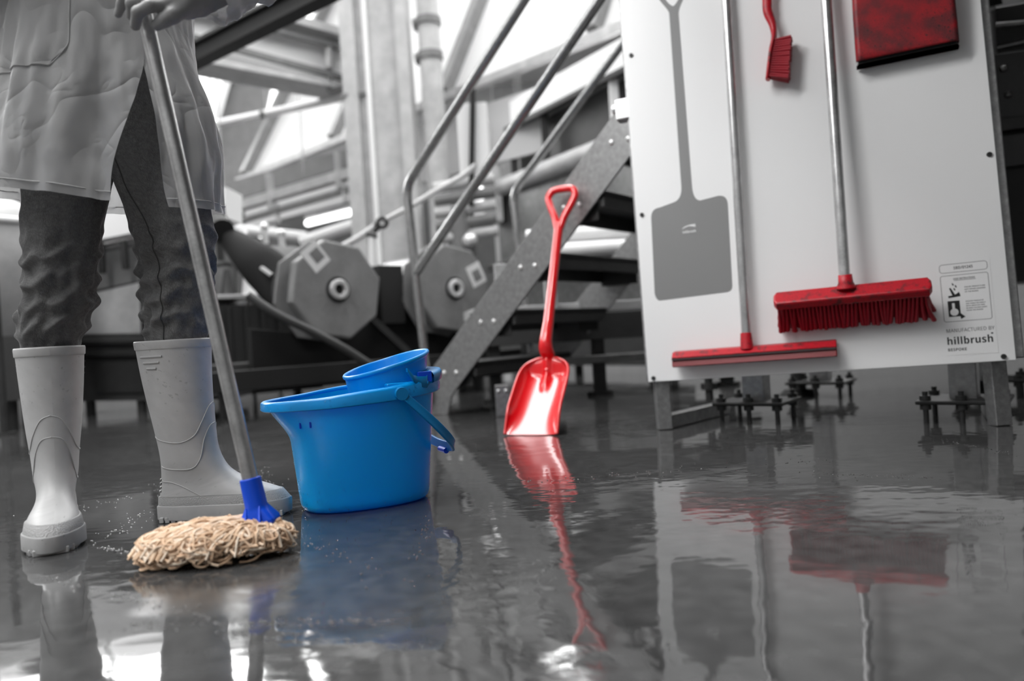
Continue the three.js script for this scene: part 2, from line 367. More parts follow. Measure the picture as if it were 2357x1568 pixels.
// girders and the column
{
  const g = thing('gutter_girder', 'pale box girder with lipped flanges running from the column to the left', 'girder', [-1.828, 2.62, -6.6]);
  const br = [-1.091, 2.519, -7], tr = [-1.063, 2.966, -7], bl = V(br).lerp(V([-2.634, 2.61, -5.9]), 2.6).toArray(), tl = V(tr).lerp(V([-2.6, 3.117, -5.9]), 2.6).toArray();
  wpart(g, 'bottom_flange', bar(bl, br, 0.34, 0.05), M.paintLight);
  wpart(g, 'top_flange', bar(tl, tr, 0.34, 0.07), M.paintLight);
  wpart(g, 'lip', bar([tl[0], tl[1] - 0.1, tl[2] + 0.1], [tr[0], tr[1] - 0.1, tr[2] + 0.1], 0.05, 0.04), M.paintMid);
  wpart(g, 'web', plate(bl, br, tr, tl, 0.05), M.white);
  wpart(g, 'stiffener', bar([-2.415, 2.789, -5.95], [-1.18, 2.623, -6.85], 0.05, 0.05), M.paintMid);
  wpart(g, 'bracket', bar([-1.401, 2.904, -6.7], [-1.417, 2.701, -6.7], 0.1, 0.05), M.paintLight);
  wpart(g, 'hanger', merge([bar([-1.188, 2.762, -6.6], [-1.195, 2.544, -6.6], 0.035), bar([-1.389, 2.61, -6.6], [-1.404, 2.484, -6.6], 0.035), bar([-1.405, 2.476, -6.6], [-1.188, 2.543, -6.6], 0.035), bar([-1.389, 2.6, -6.6], [-1.191, 2.609, -6.6], 0.03)]), M.paintDark);

  const c = thing('steel_column', 'tall grey steel column standing behind the roller machine', 'column', [-0.94, -0.068, -6.5]);
  const cx = c.position.x, cz = c.position.z;
  c.position.y = 0; c.updateMatrixWorld(true);
  lpart(c, 'flange', box(0.12, 5.8, 0.32, -0.24, 2.9, 0), M.paintLight);
  lpart(c, 'web', box(0.42, 5.8, 0.05, 0, 2.9, 0.06), M.paintLight);
  lpart(c, 'flange', box(0.1, 5.8, 0.32, 0.2, 2.9, 0), M.paintLight);
  lpart(c, 'cable', cyl([-0.1, 0.6, 0.1], [-0.1, 5.8, 0.1], 0.022), M.white);
  lpart(c, 'tie', bar([-0.32, 2.35, 0.17], [0.03, 2.42, 0.02], 0.03), M.paintMid);
  const p = thing('drain_pipe', 'grey vertical drain pipe with clamps beside the steel column', 'pipe', [cx + 0.42, 0, cz + 0.1]);
  lpart(p, 'pipe', cyl([0, 0, 0], [0, 5.8, 0], 0.09), M.paintLight);
  for (const y of [0.9, 2.62, 2.9]) lpart(p, 'clamp', merge([cyl([0, y, 0], [0, y + 0.06, 0], 0.105), box(0.06, 0.05, 0.16, -0.1, y + 0.03, -0.05)]), M.paintMid);

  const k = thing('steel_beam', 'dark steel beam crossing high behind the worker', 'beam', [-1.356, 2.241, -4.6]);
  const a0 = V([-2.469, 2.163, -5.3]), b0 = V([-0.347, 2.322, -3.9]), a = a0.clone().lerp(b0, -1.5).toArray(), b = a0.clone().lerp(b0, 1.5).toArray();
  wpart(k, 'web', bar(a, b, 0.05, 0.11), M.rubber);
  wpart(k, 'flange', bar([a[0], a[1] + 0.055, a[2]], [b[0], b[1] + 0.055, b[2]], 0.1, 0.025), M.darksteel);
  wpart(k, 'flange', bar([a[0], a[1] - 0.055, a[2]], [b[0], b[1] - 0.055, b[2]], 0.1, 0.025), M.rubber);
  const r = thing('overhead_pipe', 'thin white pipe slanting below the pale girder', 'pipe', [-1.852, 2.452, -6.9]);
  wpart(r, 'pipe', cyl([-3.065, 2.446, -7.4], [-1.101, 2.5, -6.75], 0.034), M.white);
  wpart(r, 'clip', cyl([-2.114, 2.443, -7], [-2.091, 2.445, -7], 0.042), M.paintMid);
}
// overhead conveyor
{
  const t = thing('overhead_conveyor', 'long overhead conveyor with a pale rail and upright brackets left of the column', 'conveyor', [-1.665, 1.731, -6.6]);
  wpart(t, 'rail', bar([-3.322, 1.727, -8.2], [-1.074, 1.866, -6.75], 0.1, 0.085), M.paintLight);
  wpart(t, 'lower_rail', bar([-3.331, 1.577, -8.2], [-1.082, 1.732, -6.75], 0.06, 0.05), M.paintMid);
  wpart(t, 'side_plate', plate([-3.377, 1.831, -8.35], [-1.093, 1.976, -6.9], [-1.084, 2.117, -6.9], [-3.362, 2.062, -8.35], 0.03), M.paintMid);
  for (const p of [[-2.955, 1.879, -8.1], [-1.864, 1.941, -7.4], [-1.144, 1.979, -6.95]]) wpart(t, 'hanger', cyl(p, [p[0], ROOF, p[2]], 0.008, 0.008, 8), M.paintLight);
  for (const [p, q] of [[[-2.205, 2.005, -7.45], [-2.205, 1.682, -7.45]], [[-1.444, 2.056, -6.95], [-1.445, 1.74, -6.95]]]) wpart(t, 'bracket', bar(p, q, 0.06, 0.05), M.paintLight);
  for (const [p, q] of [[[-2.157, 1.721, -7.45], [-2.152, 1.534, -7.45]], [[-1.4, 1.783, -6.95], [-1.395, 1.609, -6.95]]]) wpart(t, 'hook', bar(p, q, 0.05, 0.04), M.paintLight);
}

// ------------------------------------------------------------------ machines behind
{
  // roller machine: two octagonal guards on a dark frame
  const A = [-0.915, 0.642, -4.2], B = [-0.324, 0.643, -4.72];
  const th = Math.atan2(A[2] - B[2], B[0] - A[0]), sp = Math.hypot(B[0] - A[0], B[2] - A[2]), y = A[1];
  const t = thing('roller_machine', 'dark roller machine with two octagonal end guards behind the blue bucket', 'machine', [A[0], 0, A[2]], th);
  const oct = (r, a0) => poly(Array.from({ length: 8 }, (_, i) => { const a = a0 + (i * TAU) / 8; return [r * Math.cos(a), r * Math.sin(a)]; }));
  [0, sp].forEach((x, k) => {
    const g = lpart(t, 'octagonal_guard', extrude(oct(0.275, 0.22), 0.07, 0.012).translate(x, y, -0.07), M.guard);
    lpart(g, 'guard_flange', extrude(oct(0.285, 0.2), 0.02, 0.004).translate(x - 0.035, y - 0.005, -0.13), M.guard);
    lpart(g, 'hub_recess', cyl([x, y, -0.005], [x, y, 0.004], 0.07, 0.07, 28), M.black);
    const ring = new THREE.LatheGeometry([[0.028, 0], [0.028, 0.02], [0.031, 0.024], [0.05, 0.024], [0.055, 0.019], [0.055, 0]].map((p) => new THREE.Vector2(...p)), 32).rotateX(Math.PI / 2).translate(x, y, 0.002);
    lpart(g, 'hub_ring', uvBox(ring), M.bright);
    const st = lpart(g, 'sticker', box(0.115, 0.135, 0.002, 0, 0, 0.001, 0.0008).rotateZ(k ? 0.42 : 0.68).translate(x + (k ? 0.17 : -0.12), y + (k ? 0.085 : 0.175), 0), M.sticker);
    lpart(st, 'sticker_print', box(0.062, 0.07, 0.001, 0, 0, 0.0027, 0.0004).rotateZ(k ? 0.42 : 0.68).translate(x + (k ? 0.175 : -0.112), y + (k ? 0.08 : 0.182), 0), M.paintMid);
    lpart(g, 'drum', cyl([x, y, k ? -0.6 : -0.3], [x, y, -0.135], 0.24, 0.24, 36), k ? M.steel : M.darksteel);
    for (let i = 0; i < 5; i++) { const a = 3.4 + i * 0.55; lpart(g, 'slot', bar([x + 0.1 * Math.cos(a), y + 0.1 * Math.sin(a), 0.0005], [x + 0.15 * Math.cos(a), y + 0.15 * Math.sin(a), 0.0005], 0.008, 0.002, [0, 0, 1], 0.0005), M.paintMid); }
  });
  lpart(t, 'side_frame', extrude(poly([[-0.42, 0.14], [1.25, 0.14], [1.25, 0.5], [0.92, 0.66], [0.35, 0.7], [0.22, 0.52], [-0.1, 0.42], [-0.42, 0.46]]), 0.05, 0.005).translate(0, 0, -0.24), M.black);
  lpart(t, 'mid_plate', box(0.16, 0.34, 0.1, sp / 2 + 0.02, 0.62, -0.16), M.rubber);
  lpart(t, 'brace', bar([0.22, 0.5, -0.08], [0.6, 0.16, -0.08], 0.04), M.darksteel);
  lpart(t, 'skirt', box(1.9, 0.16, 0.5, 0.3, 0.2, -0.5), M.paintDark);
  lpart(t, 'base_beam', box(2.3, 0.1, 0.12, 0.25, 0.2, -0.05), M.black);
  for (const x of [-0.62, 0.15, 1.1]) { const l = lpart(t, 'leg', box(0.06, 0.16, 0.06, x, 0.09, -0.05), M.black); lpart(l, 'foot', cyl([x, 0, -0.05], [x, 0.015, -0.05], 0.045), M.darksteel); }
  lpart(t, 'hose', tube([[-0.5, 0.62, 0.0], [-0.38, 0.52, 0.05], [-0.2, 0.42, 0.08], [-0.05, 0.33, 0.1], [0.12, 0.22, 0.1]], 0.022, 40, 10), M.paintDark);

  const d = thing('hopper_unit', 'dark ribbed hopper behind the mop handle', 'machine', [...[-1.626, -0.031, -4.75]].map((v, i) => (i === 1 ? 0 : v)), 0.5);
  lpart(d, 'body', box(0.62, 0.42, 0.5, 0, 0.42, -0.3), M.black);
  for (let i = 0; i < 6; i++) lpart(d, 'rib', box(0.02, 0.4, 0.03, -0.27 + i * 0.1, 0.42, -0.045), M.rubber);
  lpart(d, 'base', box(0.78, 0.15, 0.4, 0.05, 0.16, -0.1), M.paintMid);
  lpart(d, 'slot', box(0.2, 0.06, 0.01, 0.02, 0.17, 0.102), M.rubber);
  for (const x of [-0.28, 0.32]) lpart(d, 'leg', cyl([x, 0, -0.05], [x, 0.1, -0.05], 0.022), M.darksteel);
  lpart(d, 'tray', box(0.85, 0.025, 0.34, -0.05, 0.68, -0.2), M.bright);
  for (let i = 0; i < 5; i++) lpart(d, 'bottle_carrier', cyl([-0.3 + i * 0.13, 0.69, -0.2], [-0.3 + i * 0.13, 0.86 + 0.05 * (i % 2), -0.2], 0.05, 0.02, 14), i % 2 ? M.white : M.darksteel);

  const h = thing('feeder_arm', 'black feeder arm slanting down to the left roller guard', 'machine arm', [-1.457, 0.96, -4.5]);
  {
    const cu = new THREE.CatmullRomCurve3([[-1.686, 1.101, -4.6], [-1.597, 1, -4.55], [-1.474, 0.886, -4.5], [-1.368, 0.78, -4.5], [-1.258, 0.623, -4.5]].map((p) => V(p))), rings = [];
    for (let i = 0; i <= 40; i++) { const s = i / 40, c = cu.getPoint(s), d = cu.getTangent(s), x = new THREE.Vector3().crossVectors(d, V(0, 0, 1)).normalize(), w = curve1([[0, 0.03], [0.15, 0.05], [0.45, 0.1], [0.7, 0.13], [1, 0.12]])(s); rings.push(Array.from({ length: 16 }, (_, k) => { const a = (k * TAU) / 16; return c.clone().addScaledVector(x, w * Math.cos(a)).add(V(0, 0, 0.05 * Math.sin(a))); })); }
    wpart(h, 'arm', loft(rings, { capA: true, capB: true }), M.rubber);
  }
  wpart(h, 'knuckle', cyl([-1.698, 1.105, -4.62], [-1.622, 1.041, -4.5], 0.07), M.black);
  wpart(h, 'clip', bar([-1.386, 0.809, -4.42], [-1.33, 0.761, -4.42], 0.05, 0.02), M.bright);
  wpart(h, 'hanger', bar([-1.702, 1.234, -4.7], [-1.699, 0.986, -4.7], 0.05), M.rubber);
}
{
  // cabinets seen between and beside the worker's legs
  const t = thing('packing_machine', 'grey packing machine with pale door panels seen between the jeans legs', 'machine', [...[-2.497, 0.022, -4.9]].map((v, i) => (i === 1 ? 0 : v)));
  wpart(t, 'upper_panel', plate([-2.785, 1.041, -4.95], [-1.756, 1.196, -4.95], [-1.744, 1.388, -4.95], [-2.759, 1.424, -4.95], 0.3), M.white);
  wpart(t, 'rail', merge([bar([-2.759, 1.001, -4.9], [-1.742, 1.134, -4.9], 0.03, 0.03), bar([-2.755, 1.055, -4.9], [-1.738, 1.193, -4.9], 0.03, 0.02)]), M.darksteel);
  for (const [p, q] of [[[-2.52, 1.071, -4.88], [-2.522, 0.881, -4.88]], [[-2.379, 1.073, -4.88], [-2.374, 0.899, -4.88]], [[-1.776, 1.133, -4.88], [-1.782, 0.916, -4.88]]]) wpart(t, 'post', bar(p, q, 0.035), M.black);
  wpart(t, 'middle_panel', plate([-2.822, 0.742, -4.98], [-1.787, 0.899, -4.98], [-1.772, 1.119, -4.98], [-2.804, 1.017, -4.98], 0.3), M.paintMid);
  wpart(t, 'gap_strip', plate([-2.812, 0.713, -4.96], [-1.781, 0.874, -4.96], [-1.778, 0.913, -4.96], [-2.809, 0.762, -4.96], 0.1), M.rubber);
  wpart(t, 'door', plate([-2.82, 0.514, -4.95], [-2.337, 0.49, -4.95], [-2.326, 0.819, -4.95], [-2.805, 0.739, -4.95], 0.2), M.paintLight);
  wpart(t, 'door', plate([-2.304, 0.488, -4.95], [-1.804, 0.462, -4.95], [-1.776, 0.89, -4.95], [-2.292, 0.828, -4.95], 0.2), M.paintMid);
  wpart(t, 'door_stile', bar([-2.311, 0.488, -4.93], [-2.298, 0.844, -4.93], 0.03), M.black);
  wpart(t, 'lower_body', plate([-2.985, 0.103, -4.95], [-1.831, 0.045, -4.95], [-1.804, 0.47, -4.95], [-2.957, 0.528, -4.95], 0.4), M.paintDark);
  for (const [p, q] of [[[-2.948, 0.473, -4.93], [-1.8, 0.412, -4.93]], [[-2.954, 0.397, -4.93], [-1.805, 0.336, -4.93]]]) wpart(t, 'ledge', bar(p, q, 0.04, 0.025), M.black);
  wpart(t, 'lower_door', plate([-2.647, 0.139, -4.93], [-2.34, 0.125, -4.93], [-2.338, 0.325, -4.93], [-2.645, 0.339, -4.93], 0.02), M.darksteel);
  for (const p of [[-2.715, 0.022, -4.9], [-2.388, 0.015, -4.9], [-2.034, 0.007, -4.9]]) wpart(t, 'leg', cyl([p[0], 0, p[2] - 0.1], [p[0], 0.16, p[2] - 0.1], 0.03), M.darksteel);

  const k = thing('steel_tank', 'pale upright steel tank at the left edge behind the boots', 'tank', [...[-3.001, 0.066, -4.4]].map((v, i) => (i === 1 ? 0 : v)));
  lpart(k, 'shell', uvBox(new THREE.LatheGeometry([[0, 1.3], [0.25, 1.27], [0.4, 1.2], [0.44, 1.12], [0.44, 0.5], [0, 0.5]].map((p) => new THREE.Vector2(...p)), 40)), M.paintLight);
  lpart(k, 'rim', uvBox(new THREE.TorusGeometry(0.445, 0.02, 10, 40).rotateX(Math.PI / 2).translate(0, 1.12, 0)), M.white);
  lpart(k, 'skirt', uvBox(new THREE.CylinderGeometry(0.46, 0.46, 0.34, 40).translate(0, 0.33, 0)), M.paintDark);
  for (const a of [0.6, 2.7, 4.8]) lpart(k, 'leg', cyl([0.36 * Math.cos(a), 0, 0.36 * Math.sin(a)], [0.36 * Math.cos(a), 0.18, 0.36 * Math.sin(a)], 0.03), M.darksteel);
  const pipe = thing('standing_pipe', 'dark thin standing pipe in front of the steel tank', 'pipe', [...[-2.555, 0.036, -3.9]].map((v, i) => (i === 1 ? 0 : v)));
  lpart(pipe, 'pipe', cyl([0, 0, 0], [0, 0.95, 0], 0.018), M.darksteel);
  lpart(pipe, 'flange', cyl([0, 0, 0], [0, 0.012, 0], 0.05), M.darksteel);
}
{
  // hooded machine behind the stair rails
  const a = [0.061, 2.063, -6.6], b = [0.952, 2.102, -5.1], y1 = a[1];
  const t = thing('hooded_machine', 'large machine with a white hood and dark slot behind the stair handrails', 'machine', [(a[0] + b[0]) / 2, 0, (a[2] + b[2]) / 2]);
  const dir = V(b).sub(V(a)).setY(0).normalize(), away = new THREE.Vector3(dir.z, 0, -dir.x); if (away.z > 0) away.negate();
  const P = (s, m, y) => { const q = V(a).lerp(V(b), s).addScaledVector(away, m); return [q.x, y, q.z]; };
  wpart(t, 'hood_front', plate(P(0, 0, y1), P(1, 0, y1), P(1, 0, y1 + 0.22), P(0, 0, y1 + 0.22), 0.03), M.white);
  wpart(t, 'hood_top', plate(P(0, 0, y1 + 0.22), P(1, 0, y1 + 0.22), P(1, 0.9, y1 + 0.34), P(0, 0.9, y1 + 0.34), 0.03), M.white);
  wpart(t, 'hood_lip', bar(P(0, 0, y1), P(1, 0, y1), 0.05, 0.04), M.darksteel);
  wpart(t, 'slot_back', plate(P(0, 0.12, y1 - 0.42), P(1, 0.12, y1 - 0.42), P(1, 0.12, y1), P(0, 0.12, y1), 0.03), M.paintDark);
  for (const s of [0.02, 0.3, 0.8]) wpart(t, 'slot_post', bar(P(s, 0.04, y1 - 0.42), P(s, 0.04, y1), 0.06), s > 0.5 ? M.white : M.black);
  wpart(t, 'rounded_ledge', cyl(P(-0.1, 0, y1 - 0.46), P(1, 0, y1 - 0.46), 0.075, 0.075, 24), M.paintLight);
  wpart(t, 'side_panel', plate(P(-0.15, 0.02, 0.95), P(1, 0.02, 0.95), P(1, 0.02, y1 - 0.5), P(-0.15, 0.02, y1 - 0.5), 0.04), M.steel);
  wpart(t, 'lower_panel', plate(P(-0.15, 0.1, 0.3), P(1, 0.1, 0.3), P(1, 0.1, 0.92), P(-0.15, 0.1, 0.92), 0.04), M.steel);
  wpart(t, 'base', plate(P(-0.2, 0, 0.08), P(1, 0, 0.08), P(1, 0, 0.3), P(-0.2, 0, 0.3), 0.3), M.paintDark);
  wpart(t, 'belt_edge', bar(P(-0.2, -0.05, 0.93), P(1, -0.05, 0.93), 0.05, 0.06), M.black);
  for (const s of [-0.1, 0.4, 0.9]) wpart(t, 'leg', bar(P(s, 0.1, 0), P(s, 0.1, 0.12), 0.06), M.darksteel);
  wpart(t, 'end_box', merge([bar(P(-0.12, -0.05, y1 - 0.75), P(-0.12, -0.05, y1 + 0.1), 0.16, 0.16)]), M.paintLight);

  const u = thing('valve_stack', 'stack of pale ribbed pipe fittings and valves beside the hooded machine', 'valve', [...[-0.291, -0.014, -5.2]].map((v, i) => (i === 1 ? 0 : v)));
  lpart(u, 'stand', cyl([0, 0, 0], [0, 1.2, 0], 0.09), M.paintMid);
  for (let i = 0; i < 5; i++) lpart(u, 'ring', cyl([-0.16, 1.0 + i * 0.085, 0.03], [0.24, 1.03 + i * 0.085, 0.06], 0.036), i % 2 ? M.paintMid : M.paintLight);
  lpart(u, 'block', box(0.2, 0.5, 0.16, 0.12, 1.62, 0), M.white);
  lpart(u, 'knob', uvBox(new THREE.SphereGeometry(0.05, 18, 12).translate(0.06, 0.97, 0.12)), M.bright);
  lpart(u, 'lever', bar([0.08, 1.2, 0.1], [0.14, 1.95, 0.1], 0.035), M.rubber);

  const rp = [...[0.528, -0.13, -4.95]].map((v, i) => (i === 1 ? 0 : v));
  const w = thing('trestle', 'dark steel trestle table behind the stair treads', 'trestle', rp);
  lpart(w, 'top', box(1.0, 0.04, 0.4, 0, 0.78, 0), M.darksteel);
  for (const x of [-0.45, 0.45]) lpart(w, 'leg', box(0.05, 0.76, 0.34, x, 0.38, 0), M.darksteel);
  for (const [y, z, which] of [[0.845, 0.1, 'front lower'], [0.845, -0.02, 'rear lower'], [0.945, 0.05, 'topmost']]) {
    const r = thing('wrapped_roll', which + ' white wrapped roll of the pile on the trestle behind the stair treads', 'roll', [rp[0], y, rp[2] + z], 0, 'white rolls on the trestle');
    lpart(r, 'wrap', cyl([-0.4, 0, 0], [0.4, 0, 0], 0.045, 0.045, 20), M.white);
    lpart(r, 'core', cyl([-0.41, 0, 0], [0.41, 0, 0], 0.02, 0.02, 14), M.paintMid);
  }
}
{
  // low parts seen through and under the stair
  const t = thing('conveyor_bed', 'low grey conveyor bed running behind the stair foot', 'conveyor', [...[0.514, 0.048, -4.3]].map((v, i) => (i === 1 ? 0 : v)), 0.15);
  lpart(t, 'side_rail', box(1.5, 0.14, 0.05, 0, 0.36, 0.25), M.paintDark);
  lpart(t, 'bed', box(1.5, 0.05, 0.5, 0, 0.46, 0), M.paintLight);
  lpart(t, 'lower_rail', box(1.5, 0.04, 0.05, 0, 0.19, 0.25), M.steel);
  for (const x of [-0.65, -0.1, 0.6]) { const l = lpart(t, 'leg', box(0.06, 0.44, 0.06, x, 0.22, 0.2), M.darksteel); lpart(l, 'foot', cyl([x, 0, 0.2], [x, 0.02, 0.2], 0.07), M.black); }
  for (const x of [-0.6, -0.35]) lpart(t, 'guide_post', box(0.06, 0.3, 0.03, x, 0.55, 0.28), M.paintLight);

  const s = thing('drain_stub', 'short galvanised stub post with two bolts left of the red shovel', 'post', [...[-0.054, -0.006, -3.3]].map((v, i) => (i === 1 ? 0 : v)));
  lpart(s, 'post', box(0.062, 0.135, 0.03, 0, 0.0675, 0), M.galv);
  for (const x of [-0.016, 0.016]) lpart(s, 'bolt', uvBox(new THREE.SphereGeometry(0.008, 10, 8).translate(x, 0.11, 0.015)), M.bright);

  for (const [p, lab] of [[[0.79, 0, -3.187], 'levelling foot seen under the board left of centre'], [[1.254, 0, -3.457], 'farther levelling foot seen under the middle of the board']]) {
    const f = thing('levelling_foot', 'dark ' + lab, 'machine foot', p, 0, 'levelling feet of the machine behind the board');
    lpart(f, 'pad', cyl([0, 0, 0], [0, 0.025, 0], 0.085, 0.06), M.rubber);
    lpart(f, 'stem', cyl([0, 0.02, 0], [0, 0.16, 0], 0.016), M.darksteel);
    lpart(f, 'nut', cyl([0, 0.07, 0], [0, 0.095, 0], 0.034, 0.034, 6), M.darksteel);
    lpart(f, 'head', box(0.14, 0.06, 0.1, 0, 0.19, 0), M.black);
  }
  // dark machinery beyond the right edge of the board
  const d = thing('dark_press', 'dark machine with bolted side plate at the right edge beyond the board', 'machine', [...[2.051, -0.047, -2.95]].map((v, i) => (i === 1 ? 0 : v)), -0.35);
  lpart(d, 'body', box(1.3, 1.05, 0.6, 0.35, 0.95, -0.3), M.black);
  lpart(d, 'side_plate', box(0.5, 0.26, 0.03, 0, 1.16, 0.02), M.paintDark);
  lpart(d, 'ledge', box(1.3, 0.05, 0.66, 0.35, 1.02, -0.28), M.darksteel);
  lpart(d, 'lower_plate', box(0.5, 0.12, 0.03, 0, 0.92, 0.02), M.paintDark);
  for (const [x, y] of [[-0.13, 1.23], [-0.12, 1.13], [-0.05, 1.2]]) lpart(d, 'bolt', uvBox(new THREE.SphereGeometry(0.014, 10, 8).translate(x, y, 0.038)), M.steel);
  lpart(d, 'rod', cyl([-0.16, 1.28, 0.0], [-0.16, 1.46, 0.0], 0.022), M.steel);
  lpart(d, 'rod_cap', cyl([-0.16, 1.46, 0.0], [-0.16, 1.49, 0.0], 0.016, 0.034), M.bright);
  lpart(d, 'guard_rail', merge([cyl([-0.3, 1.42, 0], [0.4, 1.36, 0], 0.012), cyl([-0.3, 1.31, 0], [0.4, 1.36, 0], 0.012)]), M.steel);
  for (const x of [-0.22, 0.9]) lpart(d, 'leg', box(0.08, 0.44, 0.08, x, 0.22, -0.1), M.black);
  for (const x of [-0.2, -0.02]) lpart(d, 'cylinder', cyl([x, 0.5, 0.03], [x, 0.82, 0.03], 0.022), M.steel);
}
// mezzanine deck over the right-hand side of the hall
{
  const t = thing('mezzanine_deck', 'dark mezzanine deck on beams over the right side', 'deck', [3.2, 2.75, -0.3]);
  lpart(t, 'deck', box(7.4, 0.06, 5.2, 0, 0.1, 0), M.black);
  for (const z of [-2.4, -1.2, 0, 1.2, 2.4]) lpart(t, 'beam', box(7.4, 0.16, 0.1, 0, 0, z), M.paintDark);
  for (const z of [2.4]) lpart(t, 'post', box(0.14, 2.75, 0.14, 0.5, -1.375, z), M.paintDark);
  for (const z of [-2.4, 2.4]) lpart(t, 'post', box(0.14, 2.75, 0.14, 3.5, -1.375, z), M.paintDark);
}
// pale pipes, funnel and valves over the far aisle
{
  const t = thing('service_pipes', 'white service pipes crossing under the far tube lamps', 'pipe', [-1.835, 1.354, -7]);
  wpart(t, 'pipe', cyl([-2.759, 1.517, -7.2], [-1.778, 1.331, -7], 0.045), M.white);
  wpart(t, 'pipe', cyl([-1.819, 1.29, -7], [-1.103, 1.433, -6.8], 0.05), M.white);
  for (const p of [[-2.524, 1.488, -7.1], [-1.139, 1.481, -6.85]]) wpart(t, 'hanger', cyl(p, [p[0], ROOF, p[2]], 0.008, 0.008, 8), M.paintLight);
  const f = thing('pale_funnel', 'pale funnel hopper standing between the black arm and the left guard', 'hopper', [...[-1.614, -0.087, -5.3]].map((v, i) => (i === 1 ? 0 : v)));
  lpart(f, 'bowl', uvBox(new THREE.LatheGeometry([[0.05, 0.66], [0.09, 0.72], [0.2, 0.9], [0.21, 1.02], [0.19, 1.02], [0.18, 0.91], [0.07, 0.73]].map((p) => new THREE.Vector2(...p)), 36)), M.paintLight);
  for (const a of [0.4, 2.5, 4.6]) lpart(f, 'leg', cyl([0.15 * Math.cos(a), 0, 0.15 * Math.sin(a)], [0.15 * Math.cos(a), 0.82, 0.15 * Math.sin(a)], 0.014), M.steel);
  lpart(f, 'spout', cyl([0, 0.5, 0], [0, 0.68, 0], 0.045), M.steel);
  for (const [x, y] of [[-0.12, 1.06], [0.02, 1.1], [0.13, 1.05]]) lpart(f, 'valve', merge([cyl([x, y - 0.05, 0.1], [x, y + 0.05, 0.1], 0.022), uvBox(new THREE.SphereGeometry(0.03, 12, 8).translate(x, y + 0.06, 0.1))]), M.bright);
}
// batten lamp hung over the aisle in front of the board
{
  const c = [-0.85, 2.45, -1.35], t = thing('batten_lamp', 'long batten lamp hanging on rods from the roof over the aisle', 'lamp', c);
  lpart(t, 'housing', box(0.16, 0.06, 1.5, 0, 0.05, 0), M.white);
  lpart(t, 'tube', cyl([0, 0, -0.72], [0, 0, 0.72], 0.02), mat(0.95, 0.5, 0, { emissive: new THREE.Color(1, 1, 1), emissiveIntensity: 4 }));
  for (const z of [-0.6, 0.6]) lpart(t, 'hanger', cyl([0, 0.07, z], [0, ROOF - c[1], z], 0.006), M.steel);
  areaLight('batten_lamp_light', 0.14, 1.44, [c[0] + 0.01, c[1] - 0.035, c[2]], [c[0] + 1.1, 0, c[2]], 56);
}
// fluorescent tubes far behind
{
  const glow = mat(0.95, 0.5, 0, { emissive: new THREE.Color(1, 1, 1), emissiveIntensity: 4 });
  const put = (label, a, b, r) => {
    const c = V(a).add(V(b)).multiplyScalar(0.5), t = thing('tube_lamp', label, 'lamp', c.toArray(), 0, 'tube lamps in the far aisle');
    wpart(t, 'tube', cyl(a, b, r), glow);
    for (const e of [a, b]) wpart(t, 'hanger', cyl([e[0], e[1] + r + 0.05, e[2]], [e[0], ROOF, e[2]], 0.006, 0.006, 8), M.paintLight);
    wpart(t, 'fitting', bar([a[0], a[1] + r + 0.03, a[2]], [b[0], b[1] + r + 0.03, b[2]], 0.07, 0.05), M.paintLight);
    const l = new THREE.RectAreaLight(0xffffff, 3, V(a).distanceTo(V(b)), 2 * r);
    l.name = 'tube_lamp_light'; l.position.set(c.x, c.y - r - 0.01, c.z); l.lookAt(c.x, c.y - 2, c.z); scene.add(l);
  };
  put('bright fluorescent tube hanging above the left octagonal guard', [-2.412, 1.861, -9.6], [-1.619, 1.803, -8.6], 0.035);
  put('short bright tube lamp left of the long tube', [-3.088, 1.803, -9.9], [-2.863, 1.784, -9.7], 0.04);
  put('bright lamp glaring between the two stair rails', [-0.347, 1.871, -8.6], [-0.05, 1.84, -7.9], 0.06);
  put('tiny round lamp shining beside the far stair rail', [0.191, 1.817, -8], [0.233, 1.805, -7.9], 0.04);
  const b = thing('light_screen', 'bright white hanging light panel beyond the right roller guard', 'light panel', [-0.236, 1.62, -8.4]);
  wpart(b, 'panel', plate([-0.457, 1.554, -8.5], [-0.081, 1.58, -8.2], [-0.06, 1.906, -8.2], [-0.339, 1.924, -8.5], 0.05), M.white);
  { const f = [-0.066, 1.564, -8.1]; wpart(b, 'frame', bar([f[0], 0, f[2]], [f[0], f[1] + 0.34, f[2]], 0.08), M.white); wpart(b, 'foot', box(0.4, 0.03, 0.3, f[0], 0.015, f[2]), M.paintLight); }
}
// rope barrier
{
  const t = thing('rope_barrier', 'pale rope barrier with dark ring hooks sagging in front of the column', 'rope barrier', [-0.83, 0.757, -5].map((v, i) => (i === 1 ? 0 : v)));
  wpart(t, 'rope', merge([tube([[-1.074, 1.001, -5.2], [-0.942, 1.041, -5.1], [-0.82, 1.09, -5]], 0.022, 24, 10), tube([[-0.768, 1.12, -5], [-0.595, 1.176, -4.9], [-0.39, 1.259, -4.8], [-0.223, 1.329, -4.75], [-0.149, 1.372, -4.7]], 0.018, 40, 10)]), M.rope);
  wpart(t, 'ring', uvBox(new THREE.TorusGeometry(0.03, 0.012, 10, 20).translate(...[-0.777, 1.104, -4.98])), M.rubber);
  wpart(t, 'hook', merge([cyl([-0.839, 1.05, -5], [-0.792, 1.094, -5], 0.018), cyl([-0.887, 1.044, -5], [-0.819, 1.021, -5], 0.012)]), M.darksteel);
  wpart(t, 'post', merge([cyl([-0.85, 1.025, -5.02], [...[-0.907, -0.131, -5.02]].map((v, i) => (i === 1 ? 0 : v)), 0.025)]), M.white);
}
